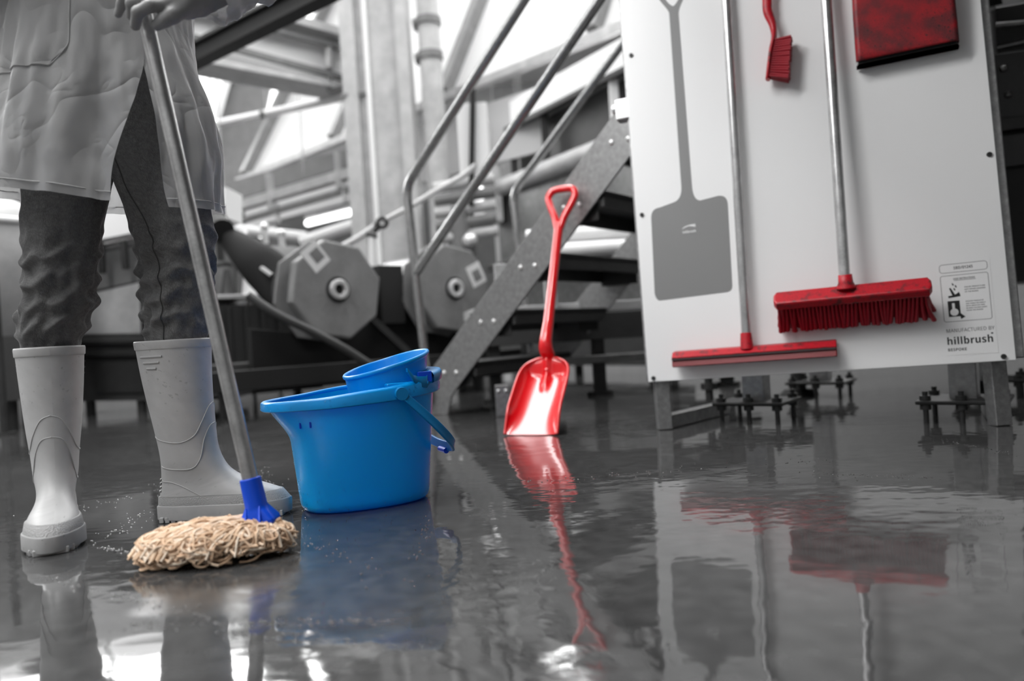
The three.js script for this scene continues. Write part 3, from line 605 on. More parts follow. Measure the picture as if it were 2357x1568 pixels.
// ------------------------------------------------------------------ metal stair with platform
{
  const th = -0.637, t = thing('metal_stair', 'galvanised metal stair with tube handrails rising behind the tool board', 'stair', [-0.283, 0, -3.511], th);
  const W = 0.8, sl = 0.215 / 0.23, at = (x) => 0.2 + sl * x, xe = 1.36;
  const strShape = poly([[-0.235, 0], [-0.03, 0], [0, at(0) - 0.1115], [xe, at(xe) - 0.1115], [xe, at(xe) + 0.1115], [-0.12, at(-0.12) + 0.1115]]);
  for (const z of [0, -W]) lpart(t, 'stringer', extrude(strShape, 0.012, 0.002).translate(0, 0, z - 0.006), M.galv);
  for (let k = 0; k < 6; k++) {
    const x = 0.23 * k, y = 0.189 + 0.215 * k;
    const tr = lpart(t, 'tread', merge([box(0.24, 0.03, W - 0.02, x + 0.02, y + 0.03, -W / 2), box(0.02, 0.09, W - 0.02, x - 0.1, y, -W / 2), box(0.02, 0.06, W - 0.02, x + 0.13, y + 0.01, -W / 2)]), M.darksteel);
    for (const dx of [-0.036, 0.036]) for (const z of [0.006, -W - 0.006]) lpart(tr, 'bolt', uvBox(new THREE.SphereGeometry(0.0115, 12, 8).scale(1, 1, 0.6).translate(x + dx, y, z)), M.bright);
    for (const z of [-0.03, -W + 0.03]) lpart(tr, 'bracket', box(0.2, 0.09, 0.008, x, y - 0.02, z), M.darksteel);
  }
  const R = 0.021;
  const rail = (z, x0, h0, x1, h1) => bent([[x0 + 0.06, 0.05, z], [x0, h0, z], [x1, h1, z]], R, 0.06);
  lpart(t, 'handrail', rail(0.02, -0.182, 1.055, 1.5, 1.055 + 0.89 * 1.682), M.rail);
  lpart(t, 'handrail', rail(-W - 0.02, -0.186, 1.115, 1.5, 1.115 + 0.865 * 1.686), M.rail);
  lpart(t, 'mid_rail', cyl([-0.16, 0.646, 0.02], [1.5, 0.646 + 0.909 * 1.66, 0.02], R), M.rail);
  lpart(t, 'mid_rail', cyl([-0.16, 0.7, -W - 0.02], [1.5, 0.7 + 0.9 * 1.66, -W - 0.02], R), M.rail);
  for (const z of [0.02, -W - 0.02]) lpart(t, 'rail_post', cyl([1.3, at(1.3), z], [1.3, 1.055 + 0.89 * 1.482, z], R), M.rail);
  // landing and its posts on stud-mounted base plates
  const y = 0.189 + 0.215 * 6;
  lpart(t, 'landing', box(0.75, 0.06, W, xe + 0.375, y, -W / 2), M.darksteel);
  for (const [x, z] of [[1.383, 0], [2.0, -0.06], [1.383, -W], [2.0, -W]]) {
    const p = lpart(t, 'post', box(0.075, y - 0.07, 0.075, x, (y + 0.06) / 2, z), M.galv);
    const q = lpart(p, 'base_plate', box(0.24, 0.012, 0.22, x, 0.062, z), M.black);
    q.userData.label = 'base plate standing off the floor on studs';
    for (const [a, b] of [[-0.095, -0.085], [0.095, -0.085], [-0.095, 0.085], [0.095, 0.085], [0, 0.085]]) lpart(p, 'stud', merge([cyl([x + a, 0, z + b], [x + a, 0.095, z + b], 0.008, 0.008, 10), cyl([x + a, 0.068, z + b], [x + a, 0.082, z + b], 0.017, 0.017, 6), cyl([x + a, 0.04, z + b], [x + a, 0.055, z + b], 0.017, 0.017, 6)]), M.darksteel);
  }
}

// ------------------------------------------------------------------ tool board
const BF = (() => {
  const u = V(0.912, 0.027, 0.41).normalize(), v0 = V(-0.002, 0.998, -0.061), n = new THREE.Vector3().crossVectors(u, v0).normalize(), v = new THREE.Vector3().crossVectors(n, u);
  return new THREE.Matrix4().makeBasis(u, v, n).setPosition(0.437, 0.16, -2.56);
})();
const onBoard = (u, v, n = 0) => BF.clone().multiply(new THREE.Matrix4().makeTranslation(u, v, n));
function canvasTex(w, h, draw) {
  const c = document.createElement('canvas'); c.width = w; c.height = h;
  draw(c.getContext('2d'), w, h);
  const t = new THREE.CanvasTexture(c); t.colorSpace = THREE.SRGBColorSpace; t.magFilter = THREE.LinearFilter;
  return t;
}
{
  const t = frameThing('tool_board', 'large white tool board on legs with a grey shovel outline printed on it', 'board', BF);
  const W = 1.028, H = 1.86;
  lpart(t, 'panel', box(W, H, 0.012, W / 2, H / 2, -0.006, 0.002), M.board);
  // printed outline of a missing shovel
  const s = new THREE.Shape();
  const P = { a: [0.05, 0.533], b: [0.043, 0.288], c: [0.06, 0.263], d: [0.271, 0.268], e: [0.291, 0.29], f: [0.297, 0.543], g: [0.268, 0.576], h: [0.213, 0.57], i: [0.19, 0.621], j: [0.19, 1.189], k: [0.16, 1.197], l: [0.156, 0.627], m: [0.127, 0.577], n: [0.08, 0.567] };
  const m2 = (p, q, r) => [mix(p[0], q[0], r), mix(p[1], q[1], r)];
  s.moveTo(...P.a); s.lineTo(...P.b); s.quadraticCurveTo(P.b[0] + 0.004, P.c[1], ...P.c); s.lineTo(...P.d); s.quadraticCurveTo(P.e[0], P.d[1], ...P.e);
  s.lineTo(...P.f); s.quadraticCurveTo(P.f[0] + 0.001, P.g[1], ...P.g); s.lineTo(...P.h); s.quadraticCurveTo(P.i[0], P.h[1] + 0.004, ...P.i); s.lineTo(...P.j);
  const cu = (P.j[0] + P.k[0]) / 2, cv = P.j[1];
  s.bezierCurveTo(cu + 0.016, cv + 0.03, cu + 0.055, cv + 0.06, cu + 0.056, cv + 0.11); s.quadraticCurveTo(cu + 0.056, cv + 0.145, cu + 0.02, cv + 0.145);
  s.lineTo(cu - 0.02, cv + 0.145); s.quadraticCurveTo(cu - 0.056, cv + 0.145, cu - 0.056, cv + 0.11); s.bezierCurveTo(cu - 0.055, cv + 0.06, cu - 0.016, cv + 0.03, ...P.k);
  s.lineTo(...P.l); s.quadraticCurveTo(P.l[0], P.m[1] + 0.006, ...P.m); s.lineTo(...P.n); s.quadraticCurveTo(P.a[0], P.n[1], ...P.a);
  const hole = new THREE.Path(); hole.moveTo(cu, cv + 0.03); hole.bezierCurveTo(cu + 0.02, cv + 0.04, cu + 0.035, cv + 0.08, cu + 0.034, cv + 0.105); hole.quadraticCurveTo(cu + 0.03, cv + 0.122, cu, cv + 0.122); hole.quadraticCurveTo(cu - 0.03, cv + 0.122, cu - 0.034, cv + 0.105); hole.bezierCurveTo(cu - 0.035, cv + 0.08, cu - 0.02, cv + 0.04, cu, cv + 0.03);
  s.holes.push(hole);
  const sil = lpart(t, 'printed_outline', new THREE.ShapeGeometry(s, 12).translate(0, 0, 0.0006), M.print, 'grey printed outline of a shovel');
  const logo = canvasTex(256, 192, (c, w, h) => {
    c.fillStyle = '#ffffff'; c.fillStyle = '#808080'; c.fillRect(0, 0, w, h); c.fillStyle = '#e6e6e6'; c.strokeStyle = '#e6e6e6'; c.lineWidth = 9;
    for (let i = 0; i < 4; i++) { c.beginPath(); c.moveTo(20 + i * 26, 92 - i * 10); c.quadraticCurveTo(60 + i * 20, 40, 236, 40 + i * 14); c.stroke(); }
    c.font = 'bold 52px sans-serif'; c.textAlign = 'center'; c.fillText('hillbrush', w / 2, 168, 220);
  });
  const lm = new THREE.MeshPhysicalMaterial({ map: logo, roughness: 0.5 });
  lpart(sil, 'printed_logo', new THREE.PlaneGeometry(0.05, 0.0375).translate(...m2([0.15, 0.508], [0.191, 0.463], 0.5), 0.0011), lm);
  // instruction label and maker's name, printed on the panel
  const lu0 = 0.861, lu1 = 0.988, lv0 = 0.024, lv1 = 0.29;
  const label = canvasTex(640, 1340, (c, w, h) => {
    const k = w / (lu1 - lu0), X = (u) => (u - lu0) * k, Y = (v) => (lv1 - v) * k;
    c.fillStyle = '#ffffff'; c.fillRect(0, 0, w, h);
    const round = (x, y, ww, hh, r) => { c.beginPath(); c.moveTo(x + r, y); c.arcTo(x + ww, y, x + ww, y + hh, r); c.arcTo(x + ww, y + hh, x, y + hh, r); c.arcTo(x, y + hh, x, y, r); c.arcTo(x, y, x + ww, y, r); c.closePath(); };
    c.strokeStyle = '#707070'; c.lineWidth = 7;
    round(X(0.864), Y(0.281), 0.117 * k, 0.0235 * k, 38); c.stroke();
    round(X(0.864), Y(0.249), 0.117 * k, 0.13 * k, 30); c.stroke();
    c.fillStyle = '#111111'; c.textAlign = 'center';
    c.font = 'bold 56px sans-serif'; c.fillText('SBD/01245', X(0.9225), Y(0.2655), 240);
    c.font = 'bold 36px sans-serif'; c.fillText('USER INSTRUCTIONS', X(0.9225), Y(0.236), 270); c.fillRect(X(0.897), Y(0.2345), 270, 5);
    // splash pictogram
    c.save(); c.translate(X(0.892), Y(0.206)); c.rotate(-0.1);
    c.fillRect(-70, 66, 150, 30); c.beginPath(); c.moveTo(-40, -40); c.lineTo(-20, -44); c.lineTo(20, 66); c.lineTo(-18, 66); c.closePath(); c.fill();
    c.beginPath(); c.moveTo(-20, 66); c.quadraticCurveTo(40, 60, 70, 30); c.lineTo(80, 66); c.fill();
    for (const [x, y] of [[14, -86], [46, -52], [22, -14]]) { c.beginPath(); c.moveTo(x - 4, y - 24); c.quadraticCurveTo(x + 22, y + 4, x + 6, y + 18); c.quadraticCurveTo(x - 16, y + 10, x - 4, y - 24); c.fill(); }
    c.restore();
    // board-and-hand pictogram
    c.fillRect(X(0.8765), Y(0.177), 150, 225);
    c.fillStyle = '#ffffff'; c.fillRect(X(0.8765) + 52, Y(0.177) + 32, 34, 100); c.beginPath(); c.arc(X(0.8765) + 74, Y(0.177) + 160, 52, 0, 7); c.fill();
    c.fillStyle = '#111111'; c.beginPath(); c.moveTo(X(0.8765) + 128, Y(0.177) + 160); c.lineTo(X(0.8765) + 205, Y(0.177) + 235); c.lineTo(X(0.8765) + 150, Y(0.177) + 265); c.closePath(); c.fill();
    c.font = 'bold 24px sans-serif'; c.textAlign = 'left'; c.fillStyle = '#222222';
    ['ENSURE PRODUCTS ARE', 'KEPT WITHIN SHADOWS', 'OF THE BOARD'].forEach((s2, i) => c.fillText(s2, X(0.921), Y(0.2115 - i * 0.0067), 255));
    ['ENSURE PRODUCTS', 'ARE HUNG SECURELY', 'WITH BRISTLES AND', 'BLADES FACING AWAY', 'FROM THE BOARD'].forEach((s2, i) => c.fillText(s2, X(0.921), Y(0.171 - i * 0.0064), 255));
    c.fillStyle = '#3c3c3c'; c.font = '69px sans-serif'; c.fillText('MANUFACTURED BY', X(0.866), Y(0.0885), 0.118 * k);
    c.fillStyle = '#0c0c0c'; c.font = 'bold 142px sans-serif'; c.fillText('hillbrush', X(0.865), Y(0.0545), 0.115 * k);
    c.fillRect(X(0.865) + 0.113 * k - 16, Y(0.081), 24, 20);
    c.fillStyle = '#2a2a2a'; c.font = 'bold 56px sans-serif'; c.fillText('BESPOKE', X(0.866), Y(0.036), 0.05 * k);
  });
  const labelMat = new THREE.MeshPhysicalMaterial({ color: S(0.93), map: label, roughness: 0.35 });
  lpart(t, 'printed_label', new THREE.PlaneGeometry(lu1 - lu0, lv1 - lv0).translate((lu0 + lu1) / 2, (lv0 + lv1) / 2, 0.0006), labelMat, 'printed instruction label and maker name in the lower right corner');
  for (const [u, v] of [[0.024, 1.09], [1.012, 0.575], [0.999, 0.012], [0.02, 0.552], [0.018, 0.012], [1.012, 1.6]]) {
    const sc = lpart(t, 'screw', uvBox(new THREE.CylinderGeometry(0.0065, 0.0075, 0.005, 14).rotateX(Math.PI / 2).translate(u, v, 0.002)), M.darksteel);
    lpart(sc, 'socket', uvBox(new THREE.CylinderGeometry(0.003, 0.003, 0.002, 6).rotateX(Math.PI / 2).translate(u, v, 0.0042)), M.rubber);
  }
  // galvanised frame behind the panel, and the legs that stand on the floor
  for (const u of [0.012, 1.028]) lpart(t, 'frame_upright', box(0.045, H - 0.05, 0.045, u, H / 2 - 0.02, -0.038), M.galv);
  lpart(t, 'frame_bar', box(1.02, 0.04, 0.04, 0.52, 0.6, -0.035), M.galv);
  lpart(t, 'frame_bar', box(1.02, 0.04, 0.04, 0.52, 1.7, -0.035), M.galv);
  const gl = [0.485, 0, -2.559], gr = [1.369, 0, -2.199];
  for (const [g, v] of [[gl, 0.05], [gr, 0.05]]) wpart(t, 'leg', bar([g[0], 0, g[2] - 0.02], [g[0] - 0.004, 0.3, g[2] - 0.035], 0.046, 0.046, [0, 0, 1]), M.galv);
  const gb = [0.771, 0, -2.902];
  wpart(t, 'foot_bar', bar([gl[0] + 0.01, 0.024, gl[2] - 0.03], [gb[0], 0.024, gb[2]], 0.04, 0.046), M.galv);
  wpart(t, 'foot_bar', bar([gr[0], 0.024, gr[2] - 0.03], [gr[0] + 0.15, 0.024, gr[2] - 0.32], 0.04, 0.046), M.galv);
  lpart(t, 'clamp', merge([box(0.05, 0.07, 0.05, -0.022, 0.92, -0.03), cyl([-0.06, 0.93, -0.03], [-0.02, 0.93, -0.03], 0.016)]), M.bright);
  for (const [u, v] of [[0.35, 1.42], [0.637, 1.44], [0.475, 1.19], [0.83, 1.16]]) lpart(t, 'hook', merge([cyl([u, v, 0], [u, v, 0.05], 0.005, 0.005, 10), cyl([u, v, 0.05], [u, v + 0.02, 0.058], 0.005, 0.005, 10)]), M.steel);
}
{
  // floor squeegee
  const t = frameThing('floor_squeegee', 'red floor squeegee with a metal handle hanging lowest on the white board', 'squeegee', onBoard(0.335, 0.07));
  const o = [-0.335, -0.07, 0];
  const prof = (pts) => { const g = new THREE.ExtrudeGeometry(poly(pts), { depth: 0.478, bevelEnabled: true, bevelSize: 0.002, bevelThickness: 0.003, bevelSegments: 2, steps: 1 }); return uvBox(g.rotateY(Math.PI / 2).translate(0.098, 0, 0).translate(...o)); };
  // profile is drawn as (-n, v) and turned so that it runs along the board
  lpart(t, 'head', prof([[-0.012, 0.092], [-0.04, 0.087], [-0.056, 0.072], [-0.054, 0.066], [-0.03, 0.064], [-0.012, 0.07]]), M.redworn);
  lpart(t, 'rubber_blade', prof([[-0.05, 0.067], [-0.056, 0.046], [-0.05, 0.044], [-0.044, 0.046], [-0.036, 0.067]]), mat([0.46, 0.0, 0.05], 0.4));
  lpart(t, 'groove', prof([[-0.056, 0.068], [-0.0565, 0.0655], [-0.05, 0.0655], [-0.05, 0.068]]), mat([0.12, 0.01, 0.02], 0.6));
  lpart(t, 'socket', uvBox(new THREE.CylinderGeometry(0.0165, 0.0205, 0.05, 24).rotateX(-0.05).translate(0.325, 0.108, 0.036).translate(...o)), M.redworn);
  const hd = lpart(t, 'handle', cyl([0.326, 0.125, 0.036], [0.352, 1.45, 0.03], 0.0142, 0.0142, 24).translate(...o), M.alu);
  lpart(hd, 'end_cap', cyl([0.3515, 1.44, 0.03], [0.353, 1.49, 0.03], 0.016, 0.014, 20).translate(...o), M.red);
}
{
  // broom
  const t = frameThing('broom', 'red broom with a metal handle hanging in the middle of the white board', 'broom', onBoard(0.625, 0.215));
  const a = 0.8, put = (g) => g.rotateX(a).translate(0.002, 0.002, 0.085);
  const hs = new THREE.Shape([[-0.2, -0.027], [0.2, -0.027], [0.208, -0.012], [0.208, 0.012], [0.2, 0.027], [-0.2, 0.027], [-0.208, 0.012], [-0.208, -0.012]].map((p) => new THREE.Vector2(...p)));
  const head = lpart(t, 'head', put(extrude(hs, 0.03, 0.006).rotateX(-Math.PI / 2).translate(0, -0.015, 0)), M.redworn);
  lpart(head, 'socket', put(uvBox(new THREE.LatheGeometry([[0, 0.01], [0.026, 0.01], [0.026, 0.016], [0.02, 0.03], [0.0185, 0.052], [0, 0.052]].map((p) => new THREE.Vector2(...p)), 24)).rotateX(-a * 0.8).translate(-0.008, 0.004, -0.004)), M.redworn);
  const tufts = [];
  for (let i = 0; i < 38; i++) for (let j = 0; j < 5; j++) {
    const x = -0.196 + ((i + 0.5 * (j % 2)) * 0.392) / 37.5, z = -0.021 + (j * 0.042) / 4, sx = rr(-0.006, 0.006) + (i > 35 ? 0.01 : i < 2 ? -0.005 : 0), L = 0.088 + rr(-0.004, 0.003);
    const g = new THREE.CylinderGeometry(0.0034, 0.0074, L, 7, 3).translate(0, -0.012 - L / 2, 0), p = g.attributes.position;
    for (let k = 0; k < p.count; k++) { const f = clamp(-(p.getY(k) + 0.012) / L); p.setX(k, p.getX(k) + x + sx * f * f * 1.5); p.setZ(k, p.getZ(k) + z * (1 + 0.25 * f)); }
    g.computeVertexNormals(); tufts.push(g);
  }
  const b = lpart(t, 'bristles', put(uvBox(merge(tufts))), M.redbristle); b.userData.kind = 'stuff';
  const hd = lpart(t, 'handle', cyl([-0.008, 0.035, 0.088], [0.015, 1.25, 0.026], 0.0152, 0.0152, 24), M.alu);
  lpart(hd, 'end_cap', cyl([0.0148, 1.24, 0.0265], [0.0155, 1.29, 0.024], 0.017, 0.015, 20), M.red);
}
{
  // hand brush
  const t = frameThing('hand_brush', 'red hand brush with a curved handle hanging high on the white board', 'brush', onBoard(0.46, 1.0));
  const o = (p, n) => [p[0] - 0.46, p[1] - 1.0, n];
  const q = [[0.474, 1.244], [0.467, 1.149], [0.466, 1.111], [0.477, 1.067], [0.478, 1.026], [0.467, 0.985], [0.45, 0.901]];
  const cu = new THREE.CatmullRomCurve3(q.map((p) => V(o(p, 0.035)))), rings = [];
  for (let i = 0; i <= 60; i++) {
    const s = i / 60, c = cu.getPoint(s), d = cu.getTangent(s), side = new THREE.Vector3(d.y, -d.x, 0).normalize();
    const w = curve1([[0, 0.006], [0.1, 0.013], [0.35, 0.0135], [0.55, 0.01], [0.68, 0.0085], [1, 0.007]])(s), z = curve1([[0, 0.008], [0.3, 0.011], [0.55, 0.012], [0.7, 0.022], [0.97, 0.022], [1, 0.016]])(s);
    rings.push(Array.from({ length: 20 }, (_, k) => { const a = (k * TAU) / 20; return c.clone().addScaledVector(side, w * Math.cos(a)).add(V(0, 0, z * Math.sin(a))); }));
  }
  lpart(t, 'handle', loft(rings, { capA: true, capB: true }), M.redworn);
  const tufts = [], A = cu.getPoint(0.72), B = cu.getPoint(0.985);
  for (let i = 0; i < 17; i++) for (let j = 0; j < 4; j++) {
    const s = i / 16, p = A.clone().lerp(B, s), L = mix(0.05, 0.056, s) + rr(-0.002, 0.002), z = -0.014 + j * 0.0095, dy = mix(-0.004, -0.02, s) + rr(-0.002, 0.002);
    tufts.push(cyl([p.x + 0.003, p.y, p.z + z], [p.x + 0.003 + L, p.y + dy, p.z + z * 1.2], 0.0028, 0.0052, 7));
  }
  const b = lpart(t, 'bristles', merge(tufts), M.redbristle); b.userData.kind = 'stuff';
}
{
  // dustpan, hung with its back to the room
  const t = frameThing('dustpan', 'worn red dustpan hanging in the upper right corner of the white board', 'dustpan', onBoard(0.83, 0.89));
  const rings = [], w = 0.132;
  // shell: floor of the pan faces the room, its side walls turn back towards the board
  const sec = (hw, n) => { const r = 0.014, pts = []; const wall = n - 0.008; pts.push([-hw, 0.008 - 0]); for (let k = 0; k <= 5; k++) { const a = Math.PI - (k / 5) * (Math.PI / 2); pts.push([-hw + r + r * Math.cos(a), n - r + r * Math.sin(a)]); } for (let k = 0; k <= 5; k++) { const a = Math.PI / 2 - (k / 5) * (Math.PI / 2); pts.push([hw - r + r * Math.cos(a), n - r + r * Math.sin(a)]); } pts.push([hw, 0.008]); return pts; };
  const prof = [[0.006, 0.05, 1.0], [0.009, 0.055, 1.0], [0.03, 0.056, 1.0], [0.06, 0.058, 0.998], [0.15, 0.066, 0.985], [0.2, 0.07, 0.97], [0.225, 0.062, 0.955], [0.234, 0.045, 0.945]];
  const side = (dn) => prof.map(([v, n, k]) => sec(w * k - dn, n - dn).map(([x, z]) => V(x, v, z)));
  lpart(t, 'pan', merge([loft(side(0), { closed: false }), loft(side(0.003).map((r) => r.slice().reverse()), { closed: false })]), M.redgrime);
  lpart(t, 'lip', extrude(poly([[-0.132, 0.006], [-0.132, 0.03], [-0.128, 0.044], [0.128, 0.044], [0.132, 0.03], [0.132, 0.006]]), 0.004, 0.001).rotateX(-Math.PI / 2).scale(1, 1, -1).translate(0, -0.006, 0), M.redgrime);
  lpart(t, 'mouth', box(0.254, 0.012, 0.02, 0, 0.004, 0.03, 0.002), M.rubber);
  lpart(t, 'back_wall', box(0.25, 0.004, 0.05, 0, 0.23, 0.03, 0.001), M.redgrime);
  lpart(t, 'handle', extrude(rrect(-0.018, 0.22, 0.018, 0.36, 0.016), 0.018, 0.005).translate(0, 0, 0.025), M.redgrime);
}
// ------------------------------------------------------------------ red shovel leaning on the stair
{
  const t = thing('shovel', 'bright red plastic shovel with a loop grip leaning against the stair', 'shovel', [0.045, 0, -2.634], -0.419);
  const be = 0.785, L = 0.314, dir = V(0, Math.cos(be), -Math.sin(be)), nor = V(0, Math.sin(be), Math.cos(be));
  const P = (x, s, h) => V(x, 0, 0).addScaledVector(dir, s).addScaledVector(nor, h);
  const hw = (s) => curve1([[0, 0.095], [0.5, 0.096], [0.78, 0.093], [0.9, 0.08], [0.97, 0.055], [1, 0.03]])(s);
  const lift = (s, f) => { const e = Math.pow(Math.abs(f), 5), back = sstep(0.8, 1, s); return 0.036 * Math.max(e * sstep(-0.1, 0.35, s), back * 0.95) + 0.004; };
  const top = [], bot = [], nS = 36, nT = 32;
  for (let i = 0; i <= nS; i++) {
    const s = i / nS, a = [], b = [];
    for (let j = 0; j <= nT; j++) { const f = -1 + (2 * j) / nT, x = f * hw(s), rib = 0.014 * Math.exp(-((x / 0.012) ** 2)) * sstep(0.55, 0.8, s); a.push(P(x, s * L, lift(s, f) + rib)); b.push(P(x, s * L, lift(s, f) - 0.0035)); }
    top.push(a); bot.push(b.reverse());
  }
  lpart(t, 'blade', merge([loft(top, { closed: false }), loft(bot, { closed: false })]), M.red);
  const edge = [];
  for (let i = 0; i <= nS; i++) edge.push(top[i][0]);
  for (let j = 1; j < nT; j++) edge.push(top[nS][j]);
  for (let i = nS; i >= 0; i--) edge.push(top[i][nT]);
  lpart(t, 'rolled_edge', new THREE.TubeGeometry(new THREE.CatmullRomCurve3(edge.filter((_, i) => i % 2 === 0 || i === edge.length - 1)), 160, 0.0052, 8), M.red);
  const tp = P(0, L * 0.86, 0.02), nk = P(0, L, 0.022).add(V(0, 0.008, 0.0)), b1 = V(0, 0.292, -0.182);
  const sh = V(0, 0.756, -0.4);
  const cu = new THREE.CatmullRomCurve3([tp, nk, b1, b1.clone().lerp(sh, 0.2), b1.clone().lerp(sh, 0.6), sh], false, 'centripetal');
  const rings = [];
  for (let i = 0; i <= 70; i++) {
    const s = i / 70, c = cu.getPointAt(s), d = cu.getTangentAt(s), x = V(1, 0, 0), z = new THREE.Vector3().crossVectors(x, d).normalize();
    const w = curve1([[0, 0.008], [0.06, 0.018], [0.12, 0.027], [0.22, 0.0225], [0.4, 0.019], [0.9, 0.0175], [1, 0.019]])(s), q = curve1([[0, 0.008], [0.12, 0.02], [0.4, 0.018], [1, 0.016]])(s);
    rings.push(Array.from({ length: 22 }, (_, k) => { const a = (k * TAU) / 22; return c.clone().addScaledVector(x, w * Math.cos(a)).addScaledVector(z, q * Math.sin(a)); }));
  }
  lpart(t, 'shaft', loft(rings, { capA: true, capB: true }), M.red);
  const e = V(0, Math.cos(0.42), -Math.sin(0.42)), G = (x, s) => sh.clone().add(V(x, 0, 0)).addScaledVector(e, s);
  const gp = [G(0.006, -0.02), G(0.02, 0.03), G(0.046, 0.09), G(0.055, 0.125), G(0.042, 0.15), G(0, 0.156), G(-0.042, 0.15), G(-0.055, 0.125), G(-0.046, 0.09), G(-0.02, 0.03), G(-0.006, -0.02)];
  lpart(t, 'grip', new THREE.TubeGeometry(new THREE.CatmullRomCurve3(gp), 110, 0.0142, 14), M.red);
}
// ------------------------------------------------------------------ blue mop bucket
{
  const t = thing('mop_bucket', 'blue plastic mop bucket with a wringer and carrying handle on the wet floor', 'bucket', [-0.337, 0, -1.695], 0.42);
  const n = 96, sgn = (x, e) => Math.sign(x) * Math.pow(Math.abs(x), e);
  // local x runs from the pouring lip (-) to the wringer end (+)
  const rimY = (a) => 0.253 + 0.018 * Math.cos(a) - 0.004 * Math.sin(a) ** 2;
  const plan = (a, hx, hz, e = 0.82) => [hx * sgn(Math.cos(a), e), hz * sgn(Math.sin(a), e)];
  const wall = (a, f, off = 0, drop = 0) => {      // f from 0 at the floor to 1 at the rim
    const hx = mix(0.136, 0.159, f) + off, hz = mix(0.094, 0.128, f) + off;
    const [x, z] = plan(a, hx, hz), c = -Math.cos(a), spout = sstep(0.55, 1, c) * sstep(0.62, 1.0, f);
    return V(x - 0.038 * spout + 0.002 * f, rimY(a) * f - drop, z * (1 - 0.12 * spout));
  };
  const ring = (fn) => Array.from({ length: n }, (_, i) => fn((i * TAU) / n));
  const body = [];
  body.push(ring((a) => wall(a, 0, -0.03).setY(0.001)), ring((a) => wall(a, 0, -0.014).setY(0.001)), ring((a) => wall(a, 0, -0.006).setY(0.003)), ring((a) => wall(a, 0.01, -0.001).setY(0.009)));
  for (let k = 0; k <= 22; k++) { const f = 0.07 + (0.93 * k) / 22; body.push(ring((a) => wall(a, f))); }
  for (let k = 0; k <= 20; k++) { const f = 1 - (0.96 * k) / 20; body.push(ring((a) => wall(a, f, -0.004))); }
  body.push(ring((a) => wall(a, 0.04, -0.03)));
  body.forEach((r) => r.reverse());
  lpart(t, 'body', loft(body, { capA: true, capB: true }), M.blue);
  // rolled rim: a hanging band outside the wall
  const band = [[0.0005, 0.036], [0.0095, 0.038], [0.0115, 0.034], [0.0105, 0.006], [0.0065, -0.001], [-0.001, -0.003], [-0.005, 0.0], [-0.006, 0.006], [-0.0045, 0.012], [0.0005, 0.012], [0.0005, 0.036]];
  const rim = lpart(t, 'rim', loft(band.map(([o, d]) => ring((a) => wall(a, 1, o, d * mix(0.48, 0.92, 0.5 + 0.5 * Math.cos(a)))))), M.blueRim);
  for (const [a, f] of [[3.9, 0.79], [3.75, 0.79]]) { const p = wall(-a, f, 0.001); lpart(rim, 'drain_notch', box(0.004, 0.012, 0.003, p.x, p.y, p.z, 0.001), M.blueDeep); }
  // wringer: collar on the rim, clips and slanted conical basket
  const wr = lpart(t, 'wringer', (() => {
    const m = 64, c = [0.062, 0.236], R = (f, off = 0) => Array.from({ length: m }, (_, i) => {
      const a = (i * TAU) / m, hx = mix(0.078, 0.089, f) + off, hz = mix(0.096, 0.11, f) + off;
      return V(c[0] + hx * sgn(Math.cos(a), 0.92), mix(0.22, 0.297 + 0.024 * Math.cos(a), f), hz * sgn(Math.sin(a), 0.92));
    });
    const lip = (o, dy) => R(1, o).map((p) => p.add(V(0, dy, 0)));
    const rings = [R(0), R(0.3), R(0.6), R(0.9), lip(0.0005, -0.006), lip(0.003, -0.004), lip(0.004, 0), lip(0.002, 0.0035), lip(-0.002, 0.0035), lip(-0.004, 0), R(0.9, -0.004), R(0.4, -0.008), R(0, -0.02)];
    const low = R(0, -0.045).map((p) => p.add(V(0, -0.06, 0)));
    rings.push(low);
    return loft(rings.map((r) => r.reverse()), { capB: true });
  })(), M.blueRim, 'slanted wringer basket clipped to the bucket rim');
  const arc = (a0, a1, k, o, d) => Array.from({ length: k + 1 }, (_, i) => wall(mix(a0, a1, i / k), 1, o, d));
  const collarProf = [[0.0125, 0.012], [0.0165, 0.01], [0.0175, -0.004], [0.014, -0.011], [0.0, -0.0125], [-0.012, -0.012], [-0.013, -0.005], [0.0, -0.004], [0.0125, 0.012]];
  for (const [a0, a1] of [[-0.78, 0.78]]) lpart(wr, 'collar', loft(collarProf.map(([o, d]) => arc(a0, a1, 60, o, d)), { closed: false }), M.blueBail);
  for (const s of [-1, 1]) {
    const p = wall(s * 1.16, 1, 0.004), q = wall(s * 0.78, 1, 0.006), m = wall(s * 0.95, 1, 0.008);
    lpart(wr, 'clip', merge([
      loft([[p.x - 0.006, 0.03, 0.001], [p.x + 0.006, 0.012, 0.004], [m.x - 0.012, 0.001, 0.007], [m.x + 0.006, -0.002, 0.009], [q.x, 0.006, 0.01]].map(([x, up, h], i, all) => { const b = [p, p, m, m, q][i]; return [V(x, b.y + up + h, b.z - 0.006 * s), V(x, b.y + up - h - 0.006, b.z - 0.006 * s), V(x, b.y + up - h - 0.006, b.z + 0.006 * s), V(x, b.y + up + h, b.z + 0.006 * s)]; }), { capA: true, capB: true }),
    ]), M.blueBail);
    lpart(wr, 'ledge', box(0.09, 0.008, 0.03, 0.075, rimY(1.2) - 0.001, s * 0.105, 0.003), M.blueRim);
    lpart(wr, 'web', box(0.03, 0.022, 0.004, m.x + 0.004, m.y + 0.006, m.z, 0.001), M.blueDeep);
  }
  // carrying handle hanging down round the wringer end
  const pv = wall(1.34, 1, 0.014, 0.016), pts = [];
